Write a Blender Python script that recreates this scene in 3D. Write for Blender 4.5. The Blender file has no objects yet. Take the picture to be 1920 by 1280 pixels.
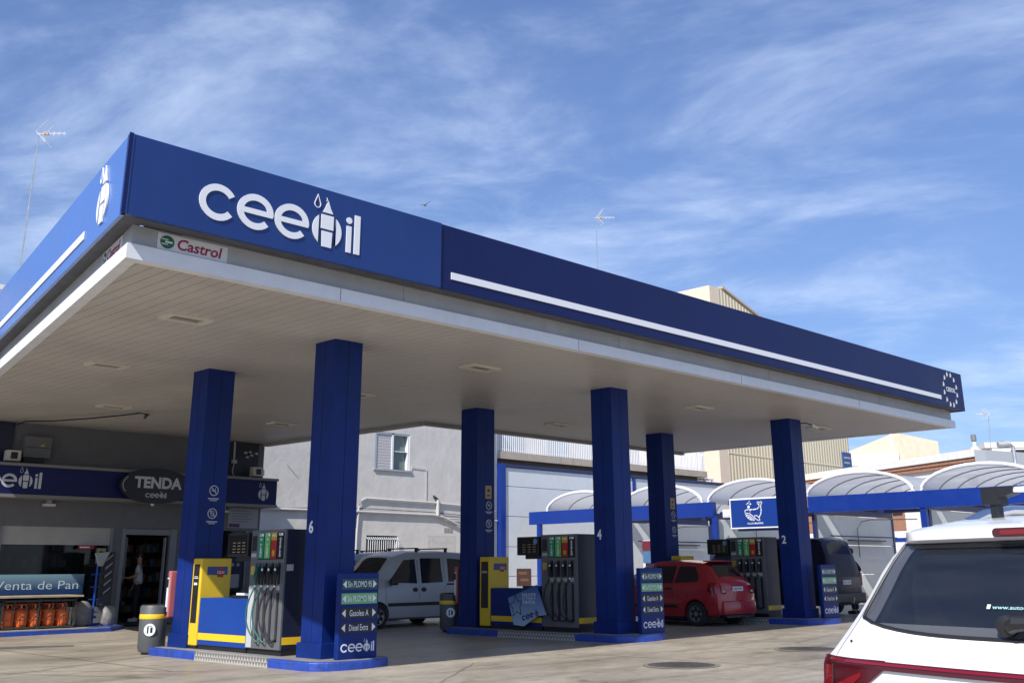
import bpy, bmesh, math, random
from mathutils import Vector, Matrix
S = bpy.context.scene
COL = S.collection
rnd = random.Random(7)
PI = math.pi
rad = math.radians
# ---------------------------------------------------------------- camera
YAW, PITCH, ROLL = rad(45.61694), rad(17.32157), rad(-0.379506)
cd = bpy.data.cameras.new('camera'); cam = bpy.data.objects.new('camera', cd); COL.objects.link(cam)
F = Vector((math.sin(YAW)*math.cos(PITCH), math.cos(YAW)*math.cos(PITCH), math.sin(PITCH)))
R0 = Vector((math.cos(YAW), -math.sin(YAW), 0)); U0 = R0.cross(F)
R1 = R0*math.cos(ROLL)+U0*math.sin(ROLL); U1 = -R0*math.sin(ROLL)+U0*math.cos(ROLL)
M = Matrix((R1, U1, -F)).transposed().to_4x4(); M.translation = (0, 0, 1.42)
cam.matrix_world = M
cd.sensor_width = 36; cd.lens = 1979.05/1920*36; cd.shift_x = -16.0/1920; cd.shift_y = -191.85/1920
cd.clip_start = .05; cd.clip_end = 3000
S.camera = cam
# ---------------------------------------------------------------- light
SUN = Vector((-1.03, -.36, 1.0)).normalized()
w = bpy.data.worlds.new('World'); S.world = w; w.use_nodes = True
nt = w.node_tree; N_ = nt.nodes; L_ = nt.links
for n in list(N_): N_.remove(n)
out = N_.new('ShaderNodeOutputWorld'); bg = N_.new('ShaderNodeBackground'); L_.new(bg.outputs[0], out.inputs[0])
sky = N_.new('ShaderNodeTexSky'); sky.sky_type = 'NISHITA'; sky.sun_disc = False
sky.sun_elevation = math.asin(SUN.z); sky.sun_rotation = math.atan2(SUN.x, SUN.y) % (2*PI)
sky.air_density = 1.0; sky.dust_density = .3; sky.ozone_density = 1.8
SKY_STRENGTH = .11
bg.inputs[1].default_value = SKY_STRENGTH
def nd(tree, t, **kw):
    n = tree.nodes.new(t)
    for k, v in kw.items():
        if k.startswith('i_'):
            key = k[2:]; key = int(key) if key.isdigit() else key.replace('_', ' ')
            n.inputs[key].default_value = v
        else: setattr(n, k, v)
    return n
tc = nd(nt, 'ShaderNodeTexCoord'); sep = nd(nt, 'ShaderNodeSeparateXYZ'); L_.new(tc.outputs['Generated'], sep.inputs[0])
mx = nd(nt, 'ShaderNodeMath', operation='MAXIMUM', i_1=.03); L_.new(sep.outputs[2], mx.inputs[0])
ad = nd(nt, 'ShaderNodeMath', operation='ADD', i_1=.16); L_.new(mx.outputs[0], ad.inputs[0])
dx = nd(nt, 'ShaderNodeMath', operation='DIVIDE'); dy = nd(nt, 'ShaderNodeMath', operation='DIVIDE')
L_.new(sep.outputs[0], dx.inputs[0]); L_.new(ad.outputs[0], dx.inputs[1]); L_.new(sep.outputs[1], dy.inputs[0]); L_.new(ad.outputs[0], dy.inputs[1])
cmb = nd(nt, 'ShaderNodeCombineXYZ'); L_.new(dx.outputs[0], cmb.inputs[0]); L_.new(dy.outputs[0], cmb.inputs[1])
def cloud(rot, scale, nscale, detail, rough, lo, hi, dist, off=(0, 0, 0)):
    mp = nd(nt, 'ShaderNodeMapping', vector_type='TEXTURE'); mp.inputs['Rotation'].default_value = (0, 0, rot); mp.inputs['Scale'].default_value = scale; mp.inputs['Location'].default_value = off
    L_.new(cmb.outputs[0], mp.inputs[0])
    nz = nd(nt, 'ShaderNodeTexNoise'); nz.inputs['Scale'].default_value = nscale; nz.inputs['Detail'].default_value = detail
    nz.inputs['Roughness'].default_value = rough; nz.inputs['Distortion'].default_value = dist
    L_.new(mp.outputs[0], nz.inputs[0])
    mr = nd(nt, 'ShaderNodeMapRange', interpolation_type='SMOOTHSTEP'); mr.inputs[1].default_value = lo; mr.inputs[2].default_value = hi
    L_.new(nz.outputs[0], mr.inputs[0]); return mr.outputs[0]
c1 = cloud(rad(-62), (1.2, .78, 1), 1.5, 11, .60, .44, .76, .35)
c2 = cloud(rad(-70), (1.1, .7, 1), 4.2, 10, .66, .42, .80, .5, (3, 1, 0))
c3 = cloud(0, (1, 1, 1), .8, 3, .5, .35, .65, .2, (1.3, .4, 0))
mu = nd(nt, 'ShaderNodeMath', operation='MULTIPLY'); L_.new(c2, mu.inputs[0]); L_.new(c3, mu.inputs[1])
m2 = nd(nt, 'ShaderNodeMath', operation='MULTIPLY_ADD', i_1=.55); L_.new(mu.outputs[0], m2.inputs[0]); L_.new(c1, m2.inputs[2])
# more veil toward the horizon, where one looks through more of the layer
hz = nd(nt, 'ShaderNodeMapRange'); hz.inputs[1].default_value = 0; hz.inputs[2].default_value = .6; hz.inputs[3].default_value = .17; hz.inputs[4].default_value = .04
L_.new(sep.outputs[2], hz.inputs[0])
m3 = nd(nt, 'ShaderNodeMath', operation='MULTIPLY_ADD', i_1=.50, use_clamp=True); L_.new(m2.outputs[0], m3.inputs[0]); L_.new(hz.outputs[0], m3.inputs[2])
mix = nd(nt, 'ShaderNodeMix', data_type='RGBA'); L_.new(m3.outputs[0], mix.inputs[0]); mix.inputs[7].default_value = (6.2, 7.2, 9.0, 1)
tint = nd(nt, 'ShaderNodeMix', data_type='RGBA', blend_type='MULTIPLY'); tint.inputs[0].default_value = 1; tint.inputs[7].default_value = (.60, .80, 1.16, 1)
L_.new(sky.outputs[0], tint.inputs[6]); eg = nd(nt, 'ShaderNodeMapRange'); eg.inputs[1].default_value = .08; eg.inputs[2].default_value = .62; eg.inputs[3].default_value = .66; eg.inputs[4].default_value = 1.0; L_.new(sep.outputs[2], eg.inputs[0])
egm = nd(nt, 'ShaderNodeMix', data_type='RGBA', blend_type='MULTIPLY'); egm.inputs[0].default_value = 1; L_.new(tint.outputs[2], egm.inputs[6]); L_.new(eg.outputs[0], egm.inputs[7])
L_.new(egm.outputs[2], mix.inputs[6]); L_.new(mix.outputs[2], bg.inputs[0])
ld = bpy.data.lights.new('sun', 'SUN'); ld.energy = 4.6; ld.angle = rad(.5); ld.color = (1, .95, .87)
lo = bpy.data.objects.new('sun', ld); COL.objects.link(lo); lo.location = (-20, -8, 30)
lo.rotation_euler = SUN.to_track_quat('Z', 'Y').to_euler()
vs = S.view_settings; vs.view_transform = 'Standard'; vs.look = 'None'; vs.exposure = 0.42; vs.gamma = 1
S.cycles.max_bounces = 8
# ---------------------------------------------------------------- materials
MATS = {}
def mat(name, color, rough=.5, metal=0, var=.0, vscale=3, bump=0, bscale=60, coat=0, spec=.5, dirt=0, dirtcol=(.08, .07, .06), trans=0):
    if name in MATS: return MATS[name]
    m = bpy.data.materials.new(name); m.use_nodes = True; t = m.node_tree; b = t.nodes['Principled BSDF']
    c = (*color, 1)
    b.inputs['Base Color'].default_value = c; b.inputs['Roughness'].default_value = rough; b.inputs['Metallic'].default_value = metal
    b.inputs['Coat Weight'].default_value = coat; b.inputs['Specular IOR Level'].default_value = spec
    tcn = nd(t, 'ShaderNodeTexCoord')
    src = None
    if var:
        nz = nd(t, 'ShaderNodeTexNoise', i_Scale=vscale, i_Detail=6., i_Roughness=.6); t.links.new(tcn.outputs['Object'], nz.inputs[0])
        mr = nd(t, 'ShaderNodeMapRange'); mr.inputs[1].default_value = .3; mr.inputs[2].default_value = .7; mr.inputs[3].default_value = 1-var; mr.inputs[4].default_value = 1+var
        t.links.new(nz.outputs[0], mr.inputs[0])
        mm = nd(t, 'ShaderNodeMix', data_type='RGBA', blend_type='MULTIPLY'); mm.inputs[0].default_value = 1; mm.inputs[6].default_value = c
        t.links.new(mr.outputs[0], mm.inputs[7]); src = mm.outputs[2]
        r2 = nd(t, 'ShaderNodeMapRange'); r2.inputs[3].default_value = max(0, rough-.12); r2.inputs[4].default_value = min(1, rough+.15)
        t.links.new(nz.outputs[0], r2.inputs[0]); t.links.new(r2.outputs[0], b.inputs['Roughness'])
    if dirt:
        n2 = nd(t, 'ShaderNodeTexNoise', i_Scale=2.3, i_Detail=8., i_Roughness=.7)
        mp = nd(t, 'ShaderNodeMapping'); mp.inputs['Scale'].default_value = (1.6, 1.6, .35); t.links.new(tcn.outputs['Object'], mp.inputs[0]); t.links.new(mp.outputs[0], n2.inputs[0])
        r3 = nd(t, 'ShaderNodeMapRange', interpolation_type='SMOOTHSTEP'); r3.inputs[1].default_value = .48; r3.inputs[2].default_value = .75; r3.inputs[4].default_value = dirt
        t.links.new(n2.outputs[0], r3.inputs[0])
        m4 = nd(t, 'ShaderNodeMix', data_type='RGBA'); m4.inputs[6].default_value = c; m4.inputs[7].default_value = (*dirtcol, 1)
        if src: t.links.new(src, m4.inputs[6])
        t.links.new(r3.outputs[0], m4.inputs[0]); src = m4.outputs[2]
    if src: t.links.new(src, b.inputs['Base Color'])
    if bump:
        nb = nd(t, 'ShaderNodeTexNoise', i_Scale=bscale, i_Detail=4.); t.links.new(tcn.outputs['Object'], nb.inputs[0])
        bp = nd(t, 'ShaderNodeBump', i_Strength=bump, i_Distance=.02); t.links.new(nb.outputs[0], bp.inputs['Height']); t.links.new(bp.outputs[0], b.inputs['Normal'])
    if trans:
        tr = nd(t, 'ShaderNodeBsdfTransparent'); ms = nd(t, 'ShaderNodeMixShader'); ms.inputs[0].default_value = trans
        o = t.nodes['Material Output']; t.links.new(b.outputs[0], ms.inputs[1]); t.links.new(tr.outputs[0], ms.inputs[2]); t.links.new(ms.outputs[0], o.inputs[0])
    MATS[name] = m; return m
blue = mat('column blue paint', (.003, .021, .15), .45, spec=.25, var=.2, vscale=1.8, dirt=.4, dirtcol=(.012, .022, .085))
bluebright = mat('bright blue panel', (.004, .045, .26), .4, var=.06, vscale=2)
bluefl = mat('fascia blue sign panel', (.009, .036, .17), .38, var=.10, vscale=.7, bump=.25, bscale=1.2, dirt=.2, dirtcol=(.03, .05, .15))
bluefs = mat('fascia blue side panel', (.055, .15, .47), .25, var=.08, vscale=.7)  # lighter than the front blues: the sun on this side is in the colour
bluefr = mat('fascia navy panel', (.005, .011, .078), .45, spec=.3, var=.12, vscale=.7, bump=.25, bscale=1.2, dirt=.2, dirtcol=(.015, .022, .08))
kerbblue = mat('kerb blue paint', (.016, .055, .33), .5, var=.25, vscale=6, bump=.5, bscale=18, dirt=.7, dirtcol=(.06, .07, .12))
white = mat('white letters', (.72, .74, .78), .45)
soffm = mat('soffit cream metal', (.50, .47, .435), .45, var=.08, vscale=.6, dirt=.22, dirtcol=(.36, .33, .30))
gutter = mat('gutter pale metal', (.40, .41, .42), .45, var=.12, vscale=1.2, dirt=.35, dirtcol=(.34, .32, .30))
lipm = mat('white trim', (.72, .74, .77), .4, var=.05, dirt=.15, dirtcol=(.5, .5, .5))
dark = mat('black plastic', (.012, .012, .014), .45, var=.2)
rubber = mat('rubber', (.015, .015, .016), .7)
navy = mat('dark navy side panel', (.012, .015, .04), .4, var=.1)
grey = mat('dispenser grey', (.11, .115, .12), .5, var=.12, dirt=.3)
ltgrey = mat('light grey plastic', (.36, .38, .39), .5, var=.1)
yellow = mat('yellow paint', (.70, .47, .02), .4, var=.08, dirt=.12, dirtcol=(.3, .2, .03))
yband = mat('yellow band', (.80, .50, .02), .4)
alu = mat('aluminium', (.55, .56, .57), .35, metal=.8, var=.15)
conc = mat('concrete', (.30, .28, .25), .8, var=.2, bump=.3)
chrome = mat('chrome', (.7, .7, .7), .15, metal=1)
green1 = mat('dark green label', (.02, .22, .12), .4); green2 = mat('light green label', (.10, .42, .10), .4)
blacklab = mat('black label', (.008, .01, .014), .35)
goldred = mat('gold label', (.45, .30, .03), .4); redlab = mat('red label', (.35, .015, .015), .4)
redm = mat('crimson letters', (.33, .01, .05), .45)
tealm = mat('teal hose', (.02, .12, .11), .45); tealdk = mat('dark teal grip', (.01, .10, .09), .45)
wallgrey = mat('shop grey wall', (.135, .135, .143), .7, var=.08, dirt=.2)
framegrey = mat('grey door frame', (.20, .21, .23), .45, metal=.2, var=.08)
shutm = mat('roller shutter metal', (.40, .39, .36), .5, var=.08)
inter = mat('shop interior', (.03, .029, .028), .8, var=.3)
glassm = mat('shop glass', (.01, .012, .014), .04, spec=.7, trans=.62)
dglass = mat('dark car glass', (.008, .012, .018), .04, spec=.8)
bglass = mat('black tinted glass', (.004, .005, .008), .12, spec=.25)
vglass = mat('van glass', (.012, .016, .022), .05, spec=.7, trans=.15)
stucco = mat('grey stucco', (.60, .575, .53), .9, var=.09, vscale=1.2, bump=.5, bscale=5, dirt=.35, dirtcol=(.38, .36, .34))
wpanel = mat('white wash panel', (.60, .63, .65), .45, var=.04, dirt=.15, dirtcol=(.45, .45, .45))
peach = mat('peach render', (.66, .56, .44), .8, var=.04); wrender = mat('white render', (.72, .71, .69), .8, var=.06, dirt=.15, dirtcol=(.45, .42, .38))
ybuild = mat('cream render', (.66, .57, .44), .8, var=.06, dirt=.3, dirtcol=(.4, .3, .2))
shutterb = mat('beige blind', (.55, .50, .46), .6); woodm = mat('dark frame', (.06, .05, .05), .5)
orange = mat('orange cylinder paint', (.75, .13, .02), .4, var=.15, dirt=.3, dirtcol=(.3, .05, .01))
cagem = mat('cage steel', (.05, .055, .05), .5, metal=.3, var=.3)
cream = mat('cream plastic', (.55, .50, .42), .5)
pink = mat('faded red plastic', (.42, .12, .13), .5, var=.15)
binm = mat('bin dark grey', (.075, .08, .085), .5, var=.12)
silver = mat('silver blue van paint', (.44, .47, .515), .42, metal=.25, coat=.25)
redpaint = mat('red car paint', (.34, .012, .02), .3, coat=.7, var=.03)
whitecar = mat('white car paint', (.80, .80, .82), .28, coat=.7)
darkpaint = mat('dark navy van paint', (.006, .010, .028), .38, spec=.25)
redlens = mat('red lens', (.19, .005, .010), .12, coat=.5); redlensd = mat('dark red lens', (.065, .003, .007), .15, coat=.5)
tyre = mat('tyre', (.018, .018, .018), .8); rimm = mat('wheel rim', (.25, .26, .27), .35, metal=.6)
platem = mat('number plate', (.65, .66, .68), .4)
navyink = mat('ink', (.01, .012, .03), .5)
skin = mat('skin', (.42, .24, .16), .55); hairm = mat('dark hair', (.015, .01, .008), .6); shirtw = mat('pale shirt', (.45, .50, .58), .8); clothd = mat('dark cloth', (.012, .013, .02), .85)
brick = None
def tree_mat(name):
    m = bpy.data.materials.new(name); m.use_nodes = True; MATS[name] = m; return m, m.node_tree, m.node_tree.nodes['Principled BSDF']
# concrete ground with stains
gm, t, b = tree_mat('forecourt concrete')
geo = nd(t, 'ShaderNodeNewGeometry')
def noise(sc, det, ro, src, scl=None):
    if scl:
        mp = nd(t, 'ShaderNodeMapping'); mp.inputs['Scale'].default_value = scl; mp.inputs['Rotation'].default_value = (0, 0, rad(-12)); t.links.new(src, mp.inputs[0]); src = mp.outputs[0]
    n = nd(t, 'ShaderNodeTexNoise', i_Scale=sc, i_Detail=det, i_Roughness=ro); t.links.new(src, n.inputs[0]); return n.outputs[0]
def ramp(src, stops):
    r = nd(t, 'ShaderNodeValToRGB'); e = r.color_ramp.elements
    while len(e) < len(stops): e.new(.5)
    for k, (p_, c_) in enumerate(stops): e[k].position = p_; e[k].color = (*c_, 1)
    t.links.new(src, r.inputs[0]); return r.outputs[0]
big = noise(.28, 8, .65, geo.outputs['Position'], (1, 1.7, 1)); fine = noise(3.5, 8, .7, geo.outputs['Position'], (.9, 1.5, 1)); spots = noise(1.1, 5, .6, geo.outputs['Position'])
col = ramp(big, [(.30, (.265, .232, .182)), (.5, (.34, .302, .243)), (.70, (.43, .388, .320))])
f2 = ramp(fine, [(.3, (.76, .75, .73)), (.6, (1.06, 1.05, 1.04))])
s2 = ramp(spots, [(.27, (.55, .53, .50)), (.40, (1, 1, 1))])
ma = nd(t, 'ShaderNodeMix', data_type='RGBA', blend_type='MULTIPLY'); ma.inputs[0].default_value = 1; t.links.new(col, ma.inputs[6]); t.links.new(f2, ma.inputs[7])
mb_ = nd(t, 'ShaderNodeMix', data_type='RGBA', blend_type='MULTIPLY'); mb_.inputs[0].default_value = .8; t.links.new(ma.outputs[2], mb_.inputs[6]); t.links.new(s2, mb_.inputs[7])
oil = noise(.9, 10, .72, geo.outputs['Position'], (1, 1, 1)); o2 = ramp(oil, [(.60, (1, 1, 1)), (.70, (.50, .48, .47))])
tyr = nd(t, 'ShaderNodeTexWave', wave_type='BANDS', bands_direction='Y', i_Scale=.22, i_Distortion=5., i_Detail=3.); tyr.inputs['Detail Scale'].default_value = .6; t.links.new(geo.outputs['Position'], tyr.inputs[0])
ty2 = ramp(tyr.outputs[0], [(.90, (1, 1, 1)), (.99, (.86, .85, .84))])
vr = nd(t, 'ShaderNodeTexVoronoi', feature='DISTANCE_TO_EDGE', i_Scale=.16); nz_ = nd(t, 'ShaderNodeTexNoise', i_Scale=1.3, i_Detail=5.); t.links.new(geo.outputs['Position'], nz_.inputs[0])
va = nd(t, 'ShaderNodeMix', data_type='RGBA'); va.inputs[0].default_value = .12; t.links.new(geo.outputs['Position'], va.inputs[6]); t.links.new(nz_.outputs[1], va.inputs[7]); t.links.new(va.outputs[2], vr.inputs[0])
cr = ramp(vr.outputs[0], [(.0, (.45, .43, .41)), (.0035, (1, 1, 1))])
last = mb_.outputs[2]
for o_ in (o2, ty2, cr):
    mq = nd(t, 'ShaderNodeMix', data_type='RGBA', blend_type='MULTIPLY'); mq.inputs[0].default_value = 1; t.links.new(last, mq.inputs[6]); t.links.new(o_, mq.inputs[7]); last = mq.outputs[2]
t.links.new(last, b.inputs['Base Color'])
rr = nd(t, 'ShaderNodeMapRange'); rr.inputs[1].default_value = .3; rr.inputs[2].default_value = .7; rr.inputs[3].default_value = .28; rr.inputs[4].default_value = .6
t.links.new(big, rr.inputs[0]); t.links.new(rr.outputs[0], b.inputs['Roughness'])
bp = nd(t, 'ShaderNodeBump', i_Strength=.25, i_Distance=.01); t.links.new(noise(22, 6, .6, geo.outputs['Position']), bp.inputs['Height']); t.links.new(bp.outputs[0], b.inputs['Normal'])
ground_m = gm
# corrugated cladding, brick, vault plastic, checker plate
cm_, t, b = tree_mat('corrugated cream cladding')
tcn = nd(t, 'ShaderNodeTexCoord'); wv = nd(t, 'ShaderNodeTexWave', wave_type='BANDS', bands_direction='X', i_Scale=.8, i_Distortion=0.); t.links.new(tcn.outputs['Object'], wv.inputs[0])
r = nd(t, 'ShaderNodeValToRGB'); r.color_ramp.elements[0].position = .1; r.color_ramp.elements[0].color = (.56, .49, .34, 1); r.color_ramp.elements[1].position = .45; r.color_ramp.elements[1].color = (.70, .62, .44, 1)
t.links.new(wv.outputs[0], r.inputs[0]); t.links.new(r.outputs[0], b.inputs['Base Color']); b.inputs['Roughness'].default_value = .7
bp = nd(t, 'ShaderNodeBump', i_Strength=.4, i_Distance=.1); t.links.new(wv.outputs[0], bp.inputs['Height']); t.links.new(bp.outputs[0], b.inputs['Normal'])
brick, t, b = tree_mat('red brick')
tcn = nd(t, 'ShaderNodeTexCoord'); bk = nd(t, 'ShaderNodeTexBrick', i_Scale=3.2); bk.inputs['Color1'].default_value = (.36, .15, .08, 1); bk.inputs['Color2'].default_value = (.27, .11, .06, 1); bk.inputs['Mortar'].default_value = (.42, .34, .27, 1)
mp = nd(t, 'ShaderNodeMapping'); mp.inputs['Rotation'].default_value = (rad(90), 0, rad(25)); t.links.new(tcn.outputs['Object'], mp.inputs[0]); t.links.new(mp.outputs[0], bk.inputs[0]); t.links.new(bk.outputs[0], b.inputs['Base Color']); b.inputs['Roughness'].default_value = .8
vaultm, t, b = tree_mat('milky vault sheet'); b.inputs['Base Color'].default_value = (.78, .80, .84, 1); b.inputs['Roughness'].default_value = .35
tl = nd(t, 'ShaderNodeBsdfTranslucent'); tl.inputs[0].default_value = (.6, .62, .66, 1); trn = nd(t, 'ShaderNodeBsdfTransparent'); a1 = nd(t, 'ShaderNodeMixShader'); a1.inputs[0].default_value = .5; a2 = nd(t, 'ShaderNodeMixShader'); a2.inputs[0].default_value = .10
t.links.new(b.outputs[0], a1.inputs[1]); t.links.new(tl.outputs[0], a1.inputs[2]); t.links.new(a1.outputs[0], a2.inputs[1]); t.links.new(trn.outputs[0], a2.inputs[2]); t.links.new(a2.outputs[0], t.nodes['Material Output'].inputs[0])
platechk, t, b = tree_mat('checker plate'); tcn = nd(t, 'ShaderNodeTexCoord'); b.inputs['Metallic'].default_value = .35; b.inputs['Roughness'].default_value = .45
ck = nd(t, 'ShaderNodeTexChecker', i_Scale=17.); mp = nd(t, 'ShaderNodeMapping'); mp.inputs['Rotation'].default_value = (0, rad(45), rad(45)); t.links.new(tcn.outputs['Object'], mp.inputs[0]); t.links.new(mp.outputs[0], ck.inputs[0]); ck.inputs[1].default_value = (.52, .51, .48, 1); ck.inputs[2].default_value = (.22, .215, .21, 1)
t.links.new(ck.outputs[0], b.inputs['Base Color']); bp = nd(t, 'ShaderNodeBump', i_Strength=.5, i_Distance=.01); t.links.new(ck.outputs[1], bp.inputs['Height']); t.links.new(bp.outputs[0], b.inputs['Normal'])
def gradmat(name, c0, c1, z0, z1, rough=.35):
    m, t, b = tree_mat(name); tcn = nd(t, 'ShaderNodeTexCoord'); sp = nd(t, 'ShaderNodeSeparateXYZ'); t.links.new(tcn.outputs['Object'], sp.inputs[0])
    mr = nd(t, 'ShaderNodeMapRange'); mr.inputs[1].default_value = z0; mr.inputs[2].default_value = z1; t.links.new(sp.outputs[2], mr.inputs[0])
    mi = nd(t, 'ShaderNodeMix', data_type='RGBA'); mi.inputs[6].default_value = (*c0, 1); mi.inputs[7].default_value = (*c1, 1); t.links.new(mr.outputs[0], mi.inputs[0]); t.links.new(mi.outputs[2], b.inputs['Base Color'])
    b.inputs['Roughness'].default_value = rough; return m
# ---------------------------------------------------------------- mesh tools
class MB:
    def __init__(s): s.v = []; s.f = []
    def add(s, vs, fs, M=None):
        n = len(s.v); s.v += [tuple(M @ Vector(v)) if M else tuple(v) for v in vs]; s.f += [tuple(i+n for i in f) for f in fs]; return s
    def box(s, x0, x1, y0, y1, z0, z1, M=None):
        return s.add([(x0,y0,z0),(x1,y0,z0),(x1,y1,z0),(x0,y1,z0),(x0,y0,z1),(x1,y0,z1),(x1,y1,z1),(x0,y1,z1)],
                     [(0,3,2,1),(4,5,6,7),(0,1,5,4),(1,2,6,5),(2,3,7,6),(3,0,4,7)], M)
    def prism(s, pts, z0, z1, M=None):          # vertical prism of an xy outline (ccw)
        n = len(pts)
        return s.add([(x,y,z0) for x,y in pts]+[(x,y,z1) for x,y in pts], [tuple(range(n))[::-1], tuple(range(n,2*n))]+[(i,(i+1)%n,n+(i+1)%n,n+i) for i in range(n)], M)
    def tube(s, pts, r, n=8, cap=True):
        pts = [Vector(p) for p in pts]; rings = []
        rs = r if isinstance(r, (list, tuple)) else [r]*len(pts)
        for i, p in enumerate(pts):
            d = (pts[min(i+1, len(pts)-1)]-pts[max(i-1, 0)]).normalized()
            a = d.cross(Vector((0,0,1)) if abs(d.z) < .95 else Vector((1,0,0))).normalized(); b2 = d.cross(a)
            rings.append([tuple(p+(a*math.cos(2*PI*k/n)+b2*math.sin(2*PI*k/n))*rs[i]) for k in range(n)])
        fs = [(i*n+k, i*n+(k+1)%n, (i+1)*n+(k+1)%n, (i+1)*n+k) for i in range(len(pts)-1) for k in range(n)]
        if cap: fs += [tuple(range(n))[::-1], tuple((len(pts)-1)*n+k for k in range(n))]
        return s.add([v for r_ in rings for v in r_], fs)
    def lathe(s, prof, n=20, M=None):           # prof (r,z)
        vs = [(r_*math.cos(2*PI*k/n), r_*math.sin(2*PI*k/n), z) for r_, z in prof for k in range(n)]
        fs = [(i*n+k, i*n+(k+1)%n, (i+1)*n+(k+1)%n, (i+1)*n+k) for i in range(len(prof)-1) for k in range(n)]
        fs += [tuple(range(n))[::-1], tuple((len(prof)-1)*n+k for k in range(n))]
        return s.add(vs, fs, M)
    def flat(s, pts, fr, lift=.003, th=.003):   # 2D polygon on a face frame, a thin raised plate
        n = len(pts)
        return s.add([fr(u,v,lift) for u,v in pts]+[fr(u,v,lift+th) for u,v in pts], [tuple(range(n))[::-1], tuple(range(n,2*n))]+[(i,(i+1)%n,n+(i+1)%n,n+i) for i in range(n)])
    def rect(s, u0, u1, v0, v1, fr, lift=.003, th=.003): return s.flat([(u0,v0),(u1,v0),(u1,v1),(u0,v1)], fr, lift, th)
    def ring(s, cx, cy, rx, ry, th, a0, a1, fr, lift=.003, t=.003, n=28):
        for i in range(n):
            p, q = rad(a0+(a1-a0)*i/n), rad(a0+(a1-a0)*(i+1)/n)
            s.flat([(cx+rx*math.cos(p),cy+ry*math.sin(p)),(cx+rx*math.cos(q),cy+ry*math.sin(q)),(cx+(rx-th)*math.cos(q),cy+(ry-th)*math.sin(q)),(cx+(rx-th)*math.cos(p),cy+(ry-th)*math.sin(p))], fr, lift, t)
        return s
    def disc(s, cx, cy, rx, ry, fr, lift=.003, t=.003, n=28): return s.flat([(cx+rx*math.cos(2*PI*i/n), cy+ry*math.sin(2*PI*i/n)) for i in range(n)], fr, lift, t)
def frame(O, R, N):      # face frame: origin, right, outward normal; up is z
    O, R, N = Vector(O), Vector(R).normalized(), Vector(N).normalized()
    U = N.cross(R).normalized()
    return lambda u, v, l=0: tuple(O+R*u+U*v+N*l)
def west(x, y, z): return frame((x, y, z), (0,-1,0), (-1,0,0))
def south(x, y, z): return frame((x, y, z), (1,0,0), (0,-1,0))
def tag(o, label=None, cat=None, group=None, kind=None):
    if label: o['label'] = label
    if cat: o['category'] = cat
    if group: o['group'] = group
    if kind: o['kind'] = kind
    return o
def thing(name, label, cat, loc=(0,0,0), rz=0, group=None):
    if CAM_SCALE: loc = CAM_SCALE @ Vector(loc)
    o = bpy.data.objects.new(name, None); COL.objects.link(o); o.location = loc; o.rotation_euler = (0,0,rz); o.empty_display_size = .2
    return tag(o, label, cat, group)
def chainmat(o):
    M = Matrix.Identity(4)
    while o: M = (Matrix.LocRotScale(o.location, o.rotation_euler, o.scale)) @ M; o = o.parent
    return M
CAM_SCALE = None
def part(name, mb, m, parent=None, world=False, smooth=False, bevel=0, label=None, split=35):
    me = bpy.data.meshes.new(name); me.from_pydata(mb.v, [], mb.f); me.materials.append(m)
    if world and CAM_SCALE: me.transform(CAM_SCALE)
    if world and parent: me.transform(chainmat(parent).inverted())
    bm = bmesh.new(); bm.from_mesh(me)
    if smooth or bevel: bmesh.ops.remove_doubles(bm, verts=bm.verts, dist=1e-5)
    bmesh.ops.recalc_face_normals(bm, faces=bm.faces)
    if bevel: bmesh.ops.bevel(bm, geom=[e for e in bm.edges if len(e.link_faces) == 2 and e.calc_face_angle(0) > .6], offset=bevel, segments=2, affect='EDGES', profile=.5)
    bm.to_mesh(me); bm.free()
    if smooth:
        for p_ in me.polygons: p_.use_smooth = True
        me.set_sharp_from_angle(angle=rad(split))
    o = bpy.data.objects.new(name, me); COL.objects.link(o); o.parent = parent
    if label: o['label'] = label
    return o
def solo(name, mb, m, label, cat, group=None, kind=None, **kw):
    o = part(name, mb, m, None, **kw)
    return tag(o, label, cat, group, kind)
def copy_tree(o, parent=None):
    c = o.copy(); COL.objects.link(c); c.parent = parent
    for ch in [x for x in bpy.data.objects if x.parent == o]: copy_tree(ch, c)
    return c
CH = None
def textmb(s, w, h, u0, v0, fr, lift=.004, th=.003, bold=0, spacing=1, mb=None, stack=False, shear=0):
    """text squeezed into a w x h box whose lower left is (u0,v0) on a face frame"""
    cu = bpy.data.curves.new('t', 'FONT'); cu.body = s; cu.size = 1; cu.offset = bold; cu.space_character = spacing; cu.resolution_u = 3; cu.shear = shear
    if stack: cu.body = '\n'.join(s); cu.align_x = 'CENTER'; cu.space_line = .8
    ob = bpy.data.objects.new('t', cu); me = bpy.data.meshes.new_from_object(ob)
    vs_ = [v.co.copy() for v in me.vertices]; fs_ = [tuple(p_.vertices) for p_ in me.polygons]
    bpy.data.objects.remove(ob); bpy.data.curves.remove(cu); bpy.data.meshes.remove(me)
    x0 = min(v.x for v in vs_); x1 = max(v.x for v in vs_); y0 = min(v.y for v in vs_); y1 = max(v.y for v in vs_)
    mb = mb or MB(); n = len(vs_)
    mb.add([fr(u0+(v.x-x0)/(x1-x0)*w, v0+(v.y-y0)/(y1-y0)*h, lift+th) for v in vs_], fs_)
    return mb
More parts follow.
